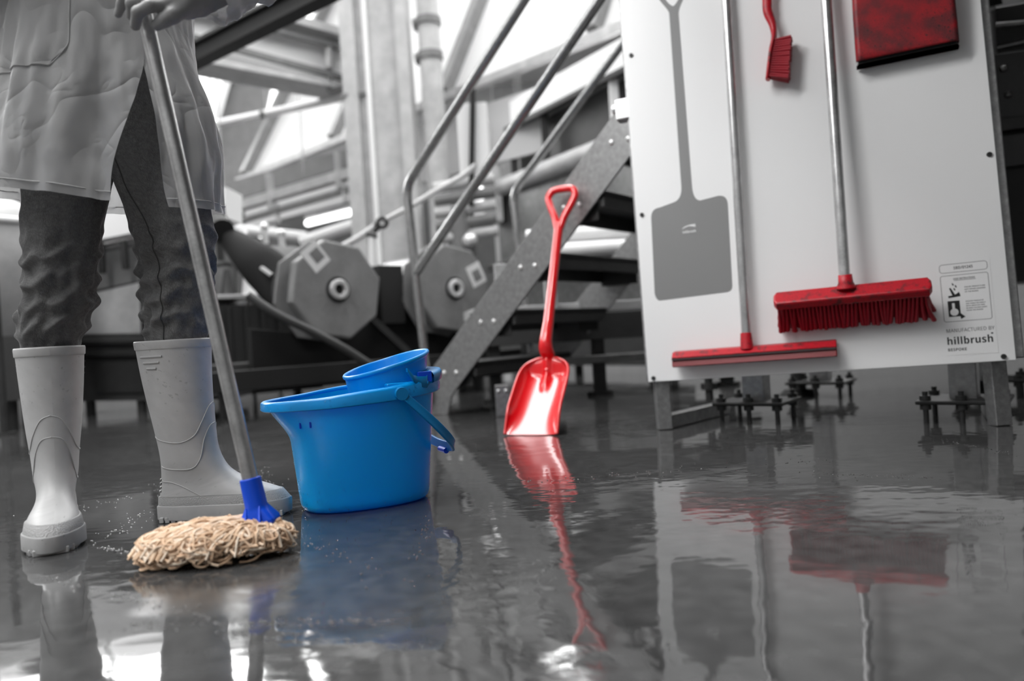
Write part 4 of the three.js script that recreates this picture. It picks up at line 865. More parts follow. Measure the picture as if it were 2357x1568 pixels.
  for (let i = 0; i <= 60; i++) {
    const f = -Math.PI / 2 + (Math.PI * i) / 60, c = Math.pow(Math.cos(f), 0.75), s2 = sgn(Math.sin(f), 0.62);
    pts.push(V(pv.x + (0.186 - pv.x) * c, pv.y - 0.128 * c - 0.006 * c * c, (pv.z + 0.002) * s2 * (1 + 0.06 * c)));
  }
  const hc = new THREE.CatmullRomCurve3(pts), hr = [];
  for (let i = 0; i <= 120; i++) {
    const u = i / 120, c = hc.getPointAt(u), d = hc.getTangentAt(u), out = V(c.x - pv.x + 0.08, 0, c.z * 2.2).normalize();
    const o = out.addScaledVector(d, -out.dot(d)).normalize(), w = new THREE.Vector3().crossVectors(d, o);
    const hw = mix(0.0078, 0.0105, Math.sin(Math.PI * u)), th = 0.0034;
    hr.push([[-1, -0.6], [-0.85, -1], [0.85, -1], [1, -0.6], [1, 0.6], [0.85, 1], [0.5, 0.6], [-0.5, 0.6], [-0.85, 1], [-1, 0.6]].map(([x, y]) => c.clone().addScaledVector(w, hw * x).addScaledVector(o, th * y)));
  }
  const bail = lpart(t, 'carrying_handle', loft(hr, { capA: true, capB: true }), M.blueBail);
  for (const s of [-1, 1]) lpart(bail, 'pivot', uvBox(new THREE.CylinderGeometry(0.013, 0.0145, 0.012, 26).rotateX((s * Math.PI) / 2).translate(pv.x, pv.y, s * (pv.z + 0.001))), M.blueBail);
  const e = hc.getPointAt(0.5);
  lpart(bail, 'grip_stop', cyl([e.x - 0.004, e.y - 0.01, -0.022], [e.x - 0.004, e.y - 0.01, 0.022], 0.0065, 0.0065, 14), M.blueDeep);
  // splashes clinging to the plastic
  const drops = [];
  for (let i = 0; i < 420; i++) {
    const a = rr(0, TAU), f = rnd() < 0.45 ? rr(0.02, 0.3) : rnd() < 0.5 ? rr(0.9, 1) : rr(0.3, 0.9), p = f > 0.88 ? wall(a, 1, 0.0108, rr(0.008, 0.034) * mix(0.48, 0.92, 0.5 + 0.5 * Math.cos(a))) : wall(a, f, 0.0002);
    if (Math.cos(a) > 0.2 && f < 0.5 && rnd() < 0.6) continue;
    const r = rr(0.0006, 0.0014);
    drops.push(new THREE.SphereGeometry(r, 6, 5).scale(1, rr(1, 1.8), 1).translate(p.x, p.y, p.z));
  }
  const dr = lpart(t, 'water_drops', merge(drops), mat(0.95, 0.05, 0, { transmission: 1, thickness: 0.002, ior: 1.33 })); dr.userData.kind = 'stuff';
}
// ------------------------------------------------------------------ mop
const MOP = { foot: V([-0.447, 0.053, -1.33]), low: V([-0.461, 0.123, -1.335]), grip: V([-0.593, 0.914, -1.35]) };
{
  const t = thing('mop', 'string mop with a metal handle and blue socket standing on the wet floor', 'mop', [MOP.foot.x, 0, MOP.foot.z]);
  const ax = MOP.grip.clone().sub(MOP.low).normalize(), top = MOP.grip.clone().addScaledVector(ax, 0.42);
  const hd = wpart(t, 'handle', cyl(MOP.low.clone().addScaledVector(ax, -0.02).toArray(), top.toArray(), 0.0132, 0.0132, 32), M.alu);
  wpart(hd, 'end_cap', cyl(top.toArray(), top.clone().addScaledVector(ax, 0.03).toArray(), 0.0145, 0.012, 20), M.blueDeep);
  const up = ax.clone(), q = new THREE.Quaternion().setFromUnitVectors(V(0, 1, 0), up), base = MOP.low.clone().addScaledVector(ax, -0.078);
  const so = (g) => g.scale(1, 0.8, 1).applyQuaternion(q).translate(base.x, base.y, base.z);
  const ringE = (hx, hz, y, e) => Array.from({ length: 40 }, (_, i) => { const a = (i * TAU) / 40; return V(hx * Math.sign(Math.cos(a)) * Math.pow(Math.abs(Math.cos(a)), e), y, hz * Math.sign(Math.sin(a)) * Math.pow(Math.abs(Math.sin(a)), e)); }).reverse();
  const sock = wpart(t, 'socket', so(loft([ringE(0.028, 0.02, 0.0, 0.3), ringE(0.031, 0.023, 0.004, 0.3), ringE(0.031, 0.023, 0.012, 0.3), ringE(0.0225, 0.0195, 0.032, 0.6), ringE(0.0185, 0.0185, 0.042, 1), ringE(0.0178, 0.0178, 0.1, 1), ringE(0.0165, 0.0165, 0.102, 1), ringE(0.0136, 0.0136, 0.102, 1)], { capA: true, capB: true })), M.blueDeep);
  for (const x of [-0.012, 0.012]) wpart(sock, 'rib', so(extrude(poly([[0.016, 0.042], [0.03, 0.014], [0.03, 0.004], [0.012, 0.004], [0.012, 0.042]]), 0.004, 0.001).rotateY(-Math.PI / 2).translate(x, 0, 0)), M.blueDeep);
  // cotton strings, thrown out from the socket and curled on the floor
  const strands = [], C0 = [[0.90, 0.78, 0.66], [0.94, 0.84, 0.74], [0.84, 0.71, 0.59], [0.97, 0.90, 0.82], [0.88, 0.75, 0.63]].map((c) => new THREE.Color().setRGB(...c, THREE.SRGBColorSpace));
  const ctr = [-0.519, -1.312], RX = 0.135, RZ = 0.078, yaw = 0.16;
  const toW = (x, z) => [ctr[0] + x * Math.cos(yaw) + z * Math.sin(yaw), ctr[1] - x * Math.sin(yaw) + z * Math.cos(yaw)];
  const heap = (x, z) => { const r = (x / RX) ** 2 + (z / RZ) ** 2; return 0.01 + 0.05 * Math.pow(Math.max(0, 1 - r * 0.9), 0.4); };
  const addStrand = (pts, r, i) => {
    const g = new THREE.TubeGeometry(new THREE.CatmullRomCurve3(pts), Math.max(20, pts.length * 3), r, 5), col = C0[i % 5], cc = new Float32Array(g.attributes.position.count * 3), b = rr(0.84, 1.06);
    for (let k = 0; k < cc.length; k += 3) { cc[k] = col.r * b; cc[k + 1] = col.g * b; cc[k + 2] = col.b * b; }
    g.setAttribute('color', new THREE.BufferAttribute(cc, 3));
    strands.push(g);
  };
  for (let i = 0; i < 520; i++) {                 // tangled heap, most strings lying along its length
    let a = rr(0, TAU), q = Math.sqrt(rnd()), x = RX * q * Math.cos(a), z = RZ * q * Math.sin(a), h = (rnd() < 0.72 ? Math.PI : 0) + rr(-0.7, 0.7), turn = rr(-3, 3);
    const pts = [], layer = Math.pow(rnd(), 0.45), m = Math.round(rr(8, 17)), step = 0.0125;
    for (let k = 0; k < m; k++) {
      const [wx, wz] = toW(x, z), y = 0.0032 + (heap(x, z) - 0.004) * clamp(layer + 0.16 * Math.sin(k * 0.9 + i * 2.7), 0, 1.16) * (k === m - 1 ? 0.6 : 1);
      pts.push(V(wx, y, wz));
      turn += rr(-5, 5) * 0.5; turn *= 0.86; h += turn * step * 9;
      const r = Math.hypot(x / RX, z / RZ);
      if (r > 0.86) { const inward = Math.atan2(-z / RZ, -x / RX), d = Math.atan2(Math.sin(inward - h), Math.cos(inward - h)); h += d * 0.45; }
      x += step * Math.cos(h); z += step * Math.sin(h) * 0.8;
    }
    addStrand(pts, rr(0.0016, 0.0027), i);
  }
  for (let i = 0; i < 330; i++) {                 // strings leaving the socket and falling over the heap
    const [bx, bz] = [base.x, base.z], a = i < 220 ? Math.PI + rr(-1.3, 1.3) : rr(-1.6, 1.6), q = rr(0.75, 1.02), ex = RX * q * Math.cos(a), ez = RZ * q * Math.sin(a), [tx, tz] = toW(ex, ez), w = rr(-0.02, 0.02), pts = [];
    for (let k = 0; k <= 8; k++) {
      const s = k / 8, wx = mix(bx + rr(-0.02, 0.02) * (1 - s), tx, s), wz = mix(bz + rr(-0.012, 0.012) * (1 - s), tz, s) + w * Math.sin(Math.PI * s), dx = wx - ctr[0], dz = wz - ctr[1];
      const lx = dx * Math.cos(yaw) - dz * Math.sin(yaw), lz = dx * Math.sin(yaw) + dz * Math.cos(yaw);
      pts.push(V(wx, Math.max(0.0035, heap(lx, lz) + 0.001 + rr(-0.003, 0.003)) * (k === 8 ? 0.6 : 1), wz));
    }
    addStrand(pts, rr(0.0016, 0.0025), i);
  }
  const y = wpart(t, 'strings', merge(strands), mat(1, 0.95, 0, { vertexColors: true })); y.userData.kind = 'stuff';
  wpart(t, 'binding', so(extrude(rrect(-0.034, -0.016, 0.034, 0.016, 0.008), 0.016, 0.004).rotateX(Math.PI / 2).translate(0, 0.006, 0)), mat([0.84, 0.7, 0.56], 0.95));
}
// ------------------------------------------------------------------ the worker
{
  const t = thing('person', 'worker in a pale coat, jeans and white rubber boots holding the mop', 'person', [-0.82, 0, -1.6]);
  const HIP = V(-0.81, 0.98, -1.63), hipR = V(-0.9, 0.92, -1.63), hipL = V(-0.72, 0.92, -1.63);   // hipR is the leg at the left of the picture
  // ---- boots
  const nB = 72;
  const fr = curve1([[0.0, 0.196], [0.03, 0.2], [0.042, 0.197], [0.052, 0.186], [0.06, 0.166], [0.07, 0.138], [0.085, 0.105], [0.1, 0.084], [0.12, 0.07], [0.15, 0.061], [0.2, 0.06], [0.28, 0.063], [0.375, 0.07]]);
  const bk = curve1([[0.0, -0.066], [0.03, -0.067], [0.05, -0.066], [0.08, -0.061], [0.13, -0.058], [0.2, -0.064], [0.28, -0.073], [0.375, -0.082]]);
  const wd = curve1([[0.0, 0.05], [0.03, 0.05], [0.06, 0.046], [0.08, 0.041], [0.1, 0.039], [0.15, 0.042], [0.22, 0.05], [0.3, 0.057], [0.375, 0.062]]);
  const bootP = (a, y, off = 0) => {
    const f = fr(y) + off, b = bk(y) - off, mid = (f + b) / 2, h = (f - b) / 2, ca = Math.cos(a), sa = Math.sin(a), e = mix(0.86, 0.96, sstep(0.06, 0.14, y));
    const x = mid + h * Math.sign(ca) * Math.pow(Math.abs(ca), e), foot = 1 - sstep(0.06, 0.13, y);
    let w = wd(y) + off;
    w *= mix(1, curve1([[-0.07, 0.72], [-0.02, 0.74], [0.05, 0.76], [0.12, 1], [0.16, 0.98], [0.2, 0.85]])(x), foot);
    return V(x, y, w * Math.sign(sa) * Math.pow(Math.abs(sa), e));
  };
  const bring = (y, off = 0) => Array.from({ length: nB }, (_, i) => bootP((i * TAU) / nB, y, off)).reverse();
  function boot(at, turn, tilt, H) {
    const b = new THREE.Group(); b.name = 'boot'; b.userData.label = 'white rubber boot';
    b.position.set(at[0] - t.position.x, 0, at[1] - t.position.z); b.rotation.set(0, turn, 0); t.add(b); b.updateMatrixWorld(true);
    const k = (g) => { const p = g.attributes.position; for (let i = 0; i < p.count; i++) { const s = sstep(0.08, 0.375, p.getY(i)); p.setX(i, p.getX(i) + tilt[0] * s); p.setZ(i, p.getZ(i) + tilt[1] * s); } g.computeVertexNormals(); return g; };
    const ys = []; for (let i = 0; i <= 70; i++) ys.push(0.036 + (0.339) * Math.pow(i / 70, 1.55));
    const rings = ys.map((y) => bring(y));
    rings.push(bring(0.375, -0.003), bring(0.34, -0.004));
    lpart(b, 'upper', k(loft(rings)), M.boot);
    lpart(b, 'top_band', k(loft([bring(0.358, 0.0002), bring(0.36, 0.0022), bring(0.373, 0.0022), bring(0.3765, 0.001), bring(0.3765, -0.004)])), M.boot);
    lpart(b, 'rand', k(loft([bring(0.0335, 0.0), bring(0.0345, 0.0034), bring(0.052, 0.0032), bring(0.0535, 0.0)])), mat(0.72, 0.6, 0, { bumpMap: T.fine, bumpScale: 0.003 }));
    const out = (y, off) => bring(y, off);
    lpart(b, 'sole', merge([loft([out(0.016, 0.002), out(0.018, 0.006), out(0.032, 0.006), out(0.035, 0.003)].map((r, i) => r.map((p) => p.setY([0.004, 0.006, 0.032, 0.035][i]))), { capA: true, capB: true })]), M.sole);
    for (const [x0, x1] of [[-0.062, -0.012], [0.055, 0.195]]) {
      const lugs = [], m = Math.round((x1 - x0) / 0.0125);
      for (let i = 0; i < m; i++) { const x = x0 + ((i + 0.5) * (x1 - x0)) / m, w = 0.044 * curve1([[-0.07, 0.6], [-0.05, 0.74], [0.05, 0.8], [0.12, 1.04], [0.17, 0.95], [0.2, 0.55]])(x); lugs.push(box(0.0095, 0.012, 2 * w - 0.006, x, 0.006, 0, 0.002)); }
      lpart(b, 'tread_lugs', merge(lugs), M.sole);
    }
    const line = (pts, r = 0.0011) => lpart(b, 'moulded_line', k(new THREE.TubeGeometry(new THREE.CatmullRomCurve3(pts.map(([a, y]) => bootP(a, y, 0.0004))), 90, r, 6)), M.boot);
    const both = (pts) => { line(pts); line(pts.map(([a, y]) => [-a, y])); };
    both([[3.14, 0.185], [2.6, 0.176], [2.0, 0.168], [1.5, 0.166], [1.05, 0.178], [0.7, 0.205], [0.3, 0.235], [0.0, 0.242]]);
    both([[3.14, 0.125], [2.5, 0.115], [1.9, 0.11], [1.4, 0.112], [1.05, 0.13], [0.7, 0.17], [0.35, 0.195], [0.0, 0.2]]);
    both([[3.14, 0.092], [2.6, 0.085], [2.2, 0.083], [1.95, 0.074], [1.8, 0.06], [1.75, 0.053]]);
    for (const s of [-1, 1]) [[0.344, 0.36], [0.332, 0.27], [0.32, 0.16]].forEach(([y, h], i) => { const pts = []; for (let j = 0; j <= 8; j++) pts.push([s * (1.95 - h + (2 * h * j) / 8), y]); lpart(b, 'moulded_bar', k(new THREE.TubeGeometry(new THREE.CatmullRomCurve3(pts.map(([a, yy]) => bootP(a, yy, 0.0004))), 30, 0.0022, 8)), M.boot); });
    for (let i = 0; i < 4; i++) { const pts = []; for (let j = 0; j <= 6; j++) pts.push([Math.PI - 0.35 + (0.7 * j) / 6, 0.064 + i * 0.008]); lpart(b, 'heel_ridge', k(new THREE.TubeGeometry(new THREE.CatmullRomCurve3(pts.map(([a, yy]) => bootP(a, yy, 0.0006))), 16, 0.002, 6)), M.boot); }
    return b;
  }
  const BA = [-0.934, -1.575], BB = [-0.688, -1.635];
  boot(BA, -1.12, [-0.012, -0.002], 0.375);          // left of the picture, toe towards the camera
  boot(BB, 0.02, [-0.012, 0.0], 0.375);            // right of the picture, seen from the side

  // ---- jeans: a tube for each leg with bunched folds above the boot, and the seat
  const legs = [
    { c: [[0.3, -0.938, -1.59], [0.375, -0.937, -1.59], [0.41, -0.93, -1.587], [0.47, -0.91, -1.585], [0.55, -0.896, -1.58], [0.62, -0.89, -1.58], [0.7, -0.88, -1.59], [0.8, -0.885, -1.61], [0.92, -0.885, -1.63]], rx: [[0.3, 0.045], [0.375, 0.052], [0.41, 0.061], [0.5, 0.064], [0.6, 0.071], [0.7, 0.079], [0.8, 0.092], [0.92, 0.1]], rz: [[0.3, 0.05], [0.375, 0.056], [0.41, 0.066], [0.6, 0.078], [0.75, 0.09], [0.92, 0.11]], s: 1 },
    { c: [[0.3, -0.705, -1.635], [0.4, -0.698, -1.635], [0.47, -0.692, -1.635], [0.55, -0.686, -1.63], [0.62, -0.69, -1.625], [0.7, -0.706, -1.62], [0.8, -0.722, -1.62], [0.92, -0.735, -1.63]], rx: [[0.3, 0.048], [0.38, 0.06], [0.45, 0.068], [0.55, 0.077], [0.65, 0.085], [0.75, 0.092], [0.92, 0.1]], rz: [[0.3, 0.05], [0.4, 0.06], [0.6, 0.072], [0.75, 0.088], [0.92, 0.11]], s: 2 },
  ];
  const jeans = [], seamPts = [];
  for (const g of legs) {
    const cx = curve1(g.c.map((p) => [p[0], p[1]])), cz = curve1(g.c.map((p) => [p[0], p[2]])), rx = curve1(g.rx), rz = curve1(g.rz), rings = [];
    const at = (a, y, off = 0) => {
      const bunch = sstep(0.36, 0.42, y) * (1 - sstep(0.52, 0.66, y)), hi = sstep(0.5, 0.65, y);
      const ca = Math.cos(a), sa = Math.sin(a), sk = 0.035 * Math.sin(a * 1 + g.s * 2.1);
      const ph = (y + sk + 0.012 * n3(ca * 1.3, sa * 1.3, y * 9 + g.s * 10)) * TAU / 0.047;
      const amp = 0.35 + 0.65 * clamp(0.5 + 0.9 * n3(ca * 1.6 + 5, sa * 1.6, y * 11 + g.s * 3));
      let d = 0.0062 * bunch * amp * (Math.pow(0.5 + 0.5 * Math.sin(ph), 1.6) * 2 - 0.8);
      d += 0.004 * n3(ca * 2.2, sa * 2.2, y * 14 + g.s * 7) * (0.4 + bunch) + 0.006 * hi * n3(ca * 1.1 + 9, sa * 1.1, y * 5 + g.s);
      return V(cx(y) + (rx(y) + d + off) * sa, y, cz(y) + (rz(y) + d + off) * ca);
    };
    for (let i = 0; i <= 200; i++) { const y = 0.32 + (0.6 * i) / 200; rings.push(Array.from({ length: 96 }, (_, k) => at((k * TAU) / 96, y))); }
    jeans.push(loft(rings));
    const pts = []; for (let i = 0; i <= 120; i++) { const y = 0.34 + (0.54 * i) / 120; pts.push(at((g.s === 2 ? mix(-0.02, -0.62, sstep(0.38, 0.85, y)) : -1.35), y, 0.0012)); }
    seamPts.push(pts);
  }
  const hipR2 = curve1([[0.78, 0.13], [0.85, 0.15], [0.95, 0.15], [1.05, 0.14]]), hipZ = curve1([[0.78, 0.085], [0.85, 0.115], [0.95, 0.125], [1.05, 0.11]]), hr = [];
  for (let i = 0; i <= 30; i++) { const y = 0.78 + (0.27 * i) / 30; hr.push(Array.from({ length: 64 }, (_, k) => { const a = (k * TAU) / 64; return V(HIP.x + hipR2(y) * Math.sin(a), y, HIP.z + hipZ(y) * Math.cos(a)); })); }
  jeans.push(loft(hr, { capA: true, capB: true }));
  const jm = wpart(t, 'jeans', merge(jeans), M.denim, 'faded grey denim jeans tucked into the boots');
  for (const pts of seamPts) {
    wpart(jm, 'seam', uvBox(new THREE.TubeGeometry(new THREE.CatmullRomCurve3(pts.filter((_, i) => i % 2 === 0)), 160, 0.001, 6)), M.stitch);
  }
  // ---- coat: an open-fronted skirt and body, with sleeves
  const cX = curve1([[0.6, -0.838], [0.75, -0.832], [0.92, -0.822], [1.1, -0.815], [1.3, -0.81]]), cZ = curve1([[0.6, -1.625], [1.0, -1.625], [1.3, -1.63]]);
  const cRx = curve1([[0.6, 0.25], [0.7, 0.24], [0.8, 0.224], [0.92, 0.2], [1.02, 0.188], [1.15, 0.2], [1.3, 0.205], [1.38, 0.17], [1.43, 0.085]]), cRz = curve1([[0.6, 0.205], [0.7, 0.2], [0.85, 0.185], [1.0, 0.165], [1.2, 0.155], [1.35, 0.125], [1.43, 0.07]]);
  const rad = Math.PI / 180;
  const aL = curve1([[0.6, 27], [0.7, 29], [0.8, 37], [0.92, 49], [1.05, 50], [1.5, 30]]), aR = curve1([[0.6, 56], [0.65, 55], [0.75, 52], [0.85, 50], [0.92, 48], [1.05, 42], [1.5, 24]]);   // where the two front edges run, in degrees from straight ahead
  const hem = curve1([[0, 0.645], [60, 0.632], [100, 0.64], [180, 0.675], [270, 0.7], [330, 0.677], [385, 0.638]]);
  const coatP = (deg, y, off = 0) => {
    const a = deg * rad, loose = 1 - sstep(0.75, 1.05, y), ca = Math.cos(a), sa = Math.sin(a);
    let d = (0.004 + 0.016 * loose) * n3(ca * 2.0, sa * 2.0, y * 2.2) + 0.006 * (0.4 + loose) * n3(ca * 4.5 + 3, sa * 4.5, y * 4) + 0.003 * n3(ca * 9, sa * 9 + 4, y * 11);
    d += 0.012 * loose * Math.pow(Math.max(0, Math.sin(a * 5 + 0.8)), 2);
    return V(cX(y) + (cRx(y) + d + off) * sa, y, cZ(y) + (cRz(y) + d + off) * ca);
  };
  const cr = [], nA = 190, nY = 110;
  for (let j = 0; j <= nY; j++) {
    const row = [], s = j / nY;
    for (let i = 0; i <= nA; i++) {
      const f = i / nA, yTop = 1.43; let deg = 0, y = 0;
      const h0 = hem(mix(aR(0.65), 360 + aL(0.65), f)); y = mix(h0, yTop, s);
      deg = mix(aR(y), 360 + aL(y), f);
      row.push(coatP(deg, y, f < 0.02 ? -0.004 : 0));
    }
    cr.push(row);
  }
  const cuv = []; for (const row of cr) row.forEach((p, i) => cuv.push((i / nA) * 1.45, p.y));
  const coat = wpart(t, 'coat', loft(cr, { closed: false, uvs: cuv }), M.coat, 'pale translucent work coat hanging open at the front');
  wpart(coat, 'hem_seam', uvBox(new THREE.TubeGeometry(new THREE.CatmullRomCurve3(Array.from({ length: 60 }, (_, i) => { const f = i / 59, dg = mix(aR(0.66), 360 + aL(0.66), f); return coatP(dg, hem(dg) + 0.016, 0.001); })), 180, 0.0012, 5)), M.coat);
  // patch pocket with a rounded corner
  const pk = [];
  for (let j = 0; j <= 30; j++) { const y = mix(0.893, 1.1, j / 30), inset = 9 * Math.pow(1 - sstep(0.893, 0.945, y), 2), row = []; for (let i = 0; i <= 30; i++) row.push(coatP(mix(318 + inset, 370 - inset, i / 30), y, 0.002)); pk.push(row); }
  wpart(coat, 'pocket', loft(pk, { closed: false }), M.coat);
  wpart(coat, 'pocket_seam', uvBox(new THREE.TubeGeometry(new THREE.CatmullRomCurve3([...Array.from({ length: 12 }, (_, j) => pk[30 - Math.round(j * 2.4)][30]), ...Array.from({ length: 16 }, (_, i) => pk[0][30 - i * 2])]), 120, 0.0014, 5)), M.coat);
  // arms: the far arm holds the handle low, the other one higher up
  const ax = MOP.grip.clone().sub(MOP.low).normalize(), gripH = MOP.grip.clone().addScaledVector(ax, 0.02), upH = MOP.grip.clone().addScaledVector(ax, 0.3);
  const shL = V(-0.63, 1.36, -1.63), elL = V([-0.414, 1.07, -1.46]), wrL = V([-0.504, 0.948, -1.345]), shR = V(-0.99, 1.36, -1.63), elR = V(-1.06, 1.1, -1.5), wrR = upH.clone().add(V(-0.07, 0.03, -0.02));
  const sleeve = (p, q, r) => {
    const cu = new THREE.CatmullRomCurve3([p, p.clone().lerp(q, 0.5), q, q.clone().lerp(r, 0.5), r], false, 'centripetal'), rings = [];
    for (let i = 0; i <= 90; i++) {
      const s = i / 90, c = cu.getPointAt(s), d = cu.getTangentAt(s), x = new THREE.Vector3().crossVectors(d, V(0.1, 0.2, 1)).normalize(), z = new THREE.Vector3().crossVectors(x, d);
      const w = curve1([[0, 0.085], [0.15, 0.075], [0.5, 0.066], [0.85, 0.056], [1, 0.05]])(s);
      rings.push(Array.from({ length: 40 }, (_, k) => { const a = (k * TAU) / 40, n = 0.008 * n3(Math.cos(a) * 1.5, Math.sin(a) * 1.5, s * 14) + 0.004 * n3(Math.cos(a) * 3, Math.sin(a) * 3, s * 34); return c.clone().addScaledVector(x, (w + n) * Math.cos(a)).addScaledVector(z, (w + n) * Math.sin(a)); }));
    }
    return loft(rings);
  };
  wpart(coat, 'sleeve', sleeve(shL, elL, wrL.clone().lerp(elL, 0.12)), M.coat);
  wpart(coat, 'sleeve', sleeve(shR, elR, wrR.clone().lerp(elR, 0.12)), M.coat);

  // ---- body: one continuous surface, with finer grids for head and hands
  const head = V(-0.8, 1.6, -1.6), neck = V(-0.81, 1.44, -1.63), bones = [
    [V(-0.81, 1.0, -1.63), V(-0.81, 1.2, -1.63), 0.1, 0.1], [V(-0.81, 1.2, -1.63), V(-0.81, 1.34, -1.63), 0.11, 0.1], [shL, shR, 0.055, 0.055], [V(-0.81, 1.34, -1.63), neck, 0.06, 0.05], [neck, V(-0.806, 1.53, -1.62), 0.05, 0.052],
    [shL, elL, 0.05, 0.04], [elL, wrL, 0.038, 0.028], [shR, elR, 0.05, 0.04], [elR, wrR, 0.038, 0.028],
    [V(-0.87, 0.96, -1.63), V(-0.897, 0.56, -1.58), 0.07, 0.042], [V(-0.897, 0.56, -1.58), V(-0.93, 0.36, -1.585), 0.042, 0.032], [V(-0.93, 0.36, -1.585), V(-0.932, 0.12, -1.578), 0.032, 0.028], [V(-0.75, 0.96, -1.63), V(-0.69, 0.55, -1.63), 0.07, 0.042], [V(-0.69, 0.55, -1.63), V(-0.685, 0.12, -1.635), 0.045, 0.03],
    [V(-0.87, 0.97, -1.63), V(-0.75, 0.97, -1.63), 0.085, 0.085],
  ];
  const bodyD = (p) => { let d = 9; for (const [a, b, r, s] of bones) d = smin(d, capD(p, a, b, r, s), 0.03); return d; };
  const ell = (p, c, x, y, z) => { const a = (p.x - c.x) / x, b = (p.y - c.y) / y, e = (p.z - c.z) / z, k = Math.hypot(a, b, e); return (k - 1) * Math.min(x, y, z); };
  const headD = (p) => {
    let d = smin(ell(p, head.clone().add(V(0, 0.03, -0.012)), 0.076, 0.09, 0.095), ell(p, head.clone().add(V(0.002, -0.045, 0.02)), 0.058, 0.068, 0.07), 0.04);
    d = smin(d, capD(p, neck, V(-0.806, 1.53, -1.62), 0.05, 0.052), 0.03);
    d = smin(d, capD(p, head.clone().add(V(0.004, 0.012, 0.085)), head.clone().add(V(0.006, -0.025, 0.104)), 0.008, 0.014), 0.014);
    for (const s of [-1, 1]) { d = smin(d, ell(p, head.clone().add(V(s * 0.079, -0.005, -0.005)), 0.01, 0.03, 0.02), 0.008); d = Math.max(d, -(p.distanceTo(head.clone().add(V(s * 0.031, 0.012, 0.095))) - 0.016)); d = smin(d, p.distanceTo(head.clone().add(V(s * 0.031, 0.01, 0.074))) - 0.013, 0.004); }
    d = smin(d, capD(p, head.clone().add(V(-0.018, -0.062, 0.078)), head.clone().add(V(0.022, -0.062, 0.078)), 0.008, 0.008), 0.006);
    return d;
  };
  // a hand: palm from wrist to knuckles, four bent fingers and a thumb, each its own chain
  const handD = (H) => (p) => {
    let d = 9;
    for (const [a, b, r, s] of H.palm) d = smin(d, capD(p, a, b, r, s), 0.016);
    let f = 9;
    for (const ch of H.fingers) { let e = 9; for (let i = 0; i + 1 < ch.length; i++) e = smin(e, capD(p, ch[i][0], ch[i + 1][0], ch[i][1], ch[i + 1][1]), 0.004); f = Math.min(f, e); }
    return smin(d, f, 0.007);
  };
  const q = (arr, r) => arr.map((v, i) => [V(v), r[i] ?? r[r.length - 1]]);
  const HL = {
    palm: [[wrL, V([-0.521, 0.944, -1.325]), 0.026, 0.027], [V([-0.517, 0.959, -1.33]), V([-0.535, 0.949, -1.315]), 0.021, 0.018], [V([-0.513, 0.932, -1.325]), V([-0.53, 0.929, -1.31]), 0.02, 0.017]],
    fingers: [
      q([[-0.532, 0.926, -1.305], [-0.559, 0.919, -1.288], [-0.58, 0.911, -1.29], [-0.596, 0.899, -1.312]], [0.0112, 0.0105, 0.0098, 0.0085]),
      q([[-0.534, 0.94, -1.308], [-0.562, 0.937, -1.292], [-0.592, 0.929, -1.296], [-0.604, 0.918, -1.318]], [0.0112, 0.0102, 0.0094, 0.0082]),
      q([[-0.536, 0.955, -1.312], [-0.569, 0.955, -1.3], [-0.607, 0.948, -1.306], [-0.62, 0.939, -1.32], [-0.63, 0.926, -1.326]], [0.011, 0.01, 0.009, 0.008, 0.0065]),
      q([[-0.538, 0.971, -1.318], [-0.566, 0.974, -1.312], [-0.596, 0.974, -1.32], [-0.612, 0.967, -1.332]], [0.0098, 0.009, 0.0082, 0.007]),
      q([[-0.515, 0.922, -1.312], [-0.528, 0.908, -1.302], [-0.541, 0.9, -1.3], [-0.557, 0.895, -1.306]], [0.0155, 0.0135, 0.0115, 0.0095]),
    ],
  };
  const g2 = upH, A2 = (x, y, z) => g2.clone().add(V(x, y, z)).toArray();
  const HR = {
    palm: [[wrR, g2.clone().add(V(-0.03, 0.012, 0.008)), 0.025, 0.026], [g2.clone().add(V(-0.045, 0.03, 0.012)), g2.clone().add(V(-0.02, 0.028, 0.018)), 0.018, 0.016]],
    fingers: [0, 1, 2, 3].map((i) => q([A2(-0.018, 0.036 - i * 0.021, 0.02), A2(0.012, 0.034 - i * 0.021, 0.03), A2(0.03, 0.03 - i * 0.021, 0.012), A2(0.022, 0.028 - i * 0.021, -0.012)], [0.0105, 0.01, 0.0092, 0.008])).concat([q([A2(-0.04, 0.035, 0.0), A2(-0.03, 0.055, -0.012), A2(-0.008, 0.062, -0.022), A2(0.012, 0.06, -0.022)], [0.014, 0.012, 0.0105, 0.009])]),
  };
  const grids = [blob(bodyD, [-0.84, 0.77, -1.6], 0.76, 0.013), blob(headD, [head.x, head.y - 0.02, head.z], 0.19, 0.0042)];
  grids.push(blob((p) => handD(HL)(p), V([-0.56, 0.935, -1.315]).toArray(), 0.115, 0.0028), blob((p) => handD(HR)(p), g2.clone().add(V(-0.01, 0.01, 0)).toArray(), 0.1, 0.003));
  wpart(t, 'body', merge(grids), M.skin);
  const cap = new THREE.SphereGeometry(1, 32, 20, 0, TAU, 0, Math.PI * 0.56).scale(0.09, 0.104, 0.112).rotateX(-0.25).translate(head.x, head.y + 0.035, head.z - 0.016);
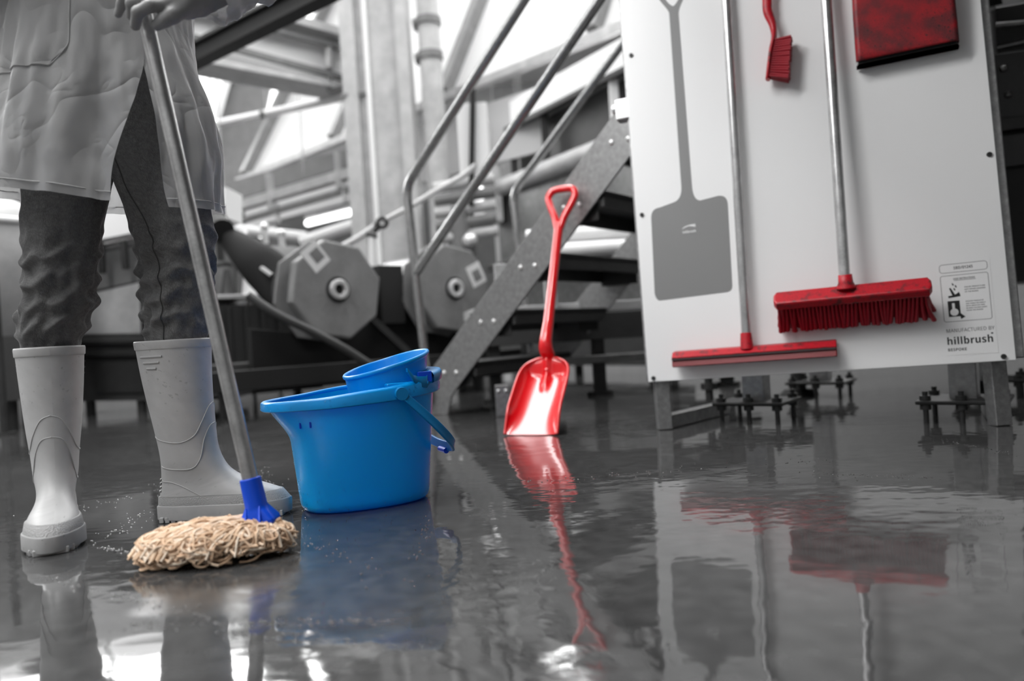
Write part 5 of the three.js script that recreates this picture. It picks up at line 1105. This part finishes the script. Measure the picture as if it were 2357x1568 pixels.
  wpart(t, 'hair_net', uvBox(cap), M.hair);
}
// ------------------------------------------------------------------ foam and bubbles on the wet floor
{
  const g = new THREE.SphereGeometry(1, 8, 5, 0, TAU, 0, Math.PI / 2), spots = [];
  const lane = (p, q, k, spread) => { for (let i = 0; i < k; i++) { const s = rnd(), a = rr(0, TAU), d = Math.abs(rr(-1, 1) * rr(0, 1)) * spread; spots.push([mix(p[0], q[0], s) + d * Math.cos(a), mix(p[2], q[2], s) + d * Math.sin(a) * 0.7]); } };
  lane([-0.677, 0, -1.371], [-0.781, 0, -1.437], 60, 0.03); lane([-0.514, 0, -1.006], [-0.171, 0, -0.963], 150, 0.06); lane([-0.383, 0, -0.955], [-0.107, 0, -0.86], 120, 0.07);
  lane([-0.785, 0, -1.258], [-0.419, 0, -1.02], 60, 0.06); lane([-0.515, 0, -1.645], [-0.75, 0, -2.262], 80, 0.08); lane([-0.17, 0, -1.222], [-0.184, 0, -1.555], 40, 0.03);
  lane([0.603, 0, -1.717], [0.846, 0, -1.583], 60, 0.08); lane([1.095, 0, -2.061], [1.13, 0, -1.752], 50, 0.06); lane([0.001, 0, -1.815], [0.723, 0, -1.849], 90, 0.15); lane([-1.093, 0, -1.719], [-0.807, 0, -2.283], 120, 0.2); lane([-0.388, 0, -1.375], [-0.142, 0, -1.09], 50, 0.12);
  lane([-0.799, 0, -1.441], [-0.841, 0, -1.735], 60, 0.1);
  const im = new THREE.InstancedMesh(g, mat(0.95, 0.04, 0, { transmission: 1, thickness: 0.002, ior: 1.33 }), spots.length), m = new THREE.Matrix4();
  spots.forEach(([x, z], i) => { const r = rr(0.0008, 0.0021); m.makeScale(r, r * rr(0.5, 1), r).setPosition(x, 0.0002, z); im.setMatrixAt(i, m); });
  im.name = 'water_bubbles'; im.userData.kind = 'stuff'; tag(im, 'tiny bubbles of soapy water scattered over the wet floor', 'bubbles');
  scene.add(im);
}
scene.traverse((o) => { if (o.isMesh) { o.castShadow = true; o.receiveShadow = true; } });
renderer.render(scene, camera);
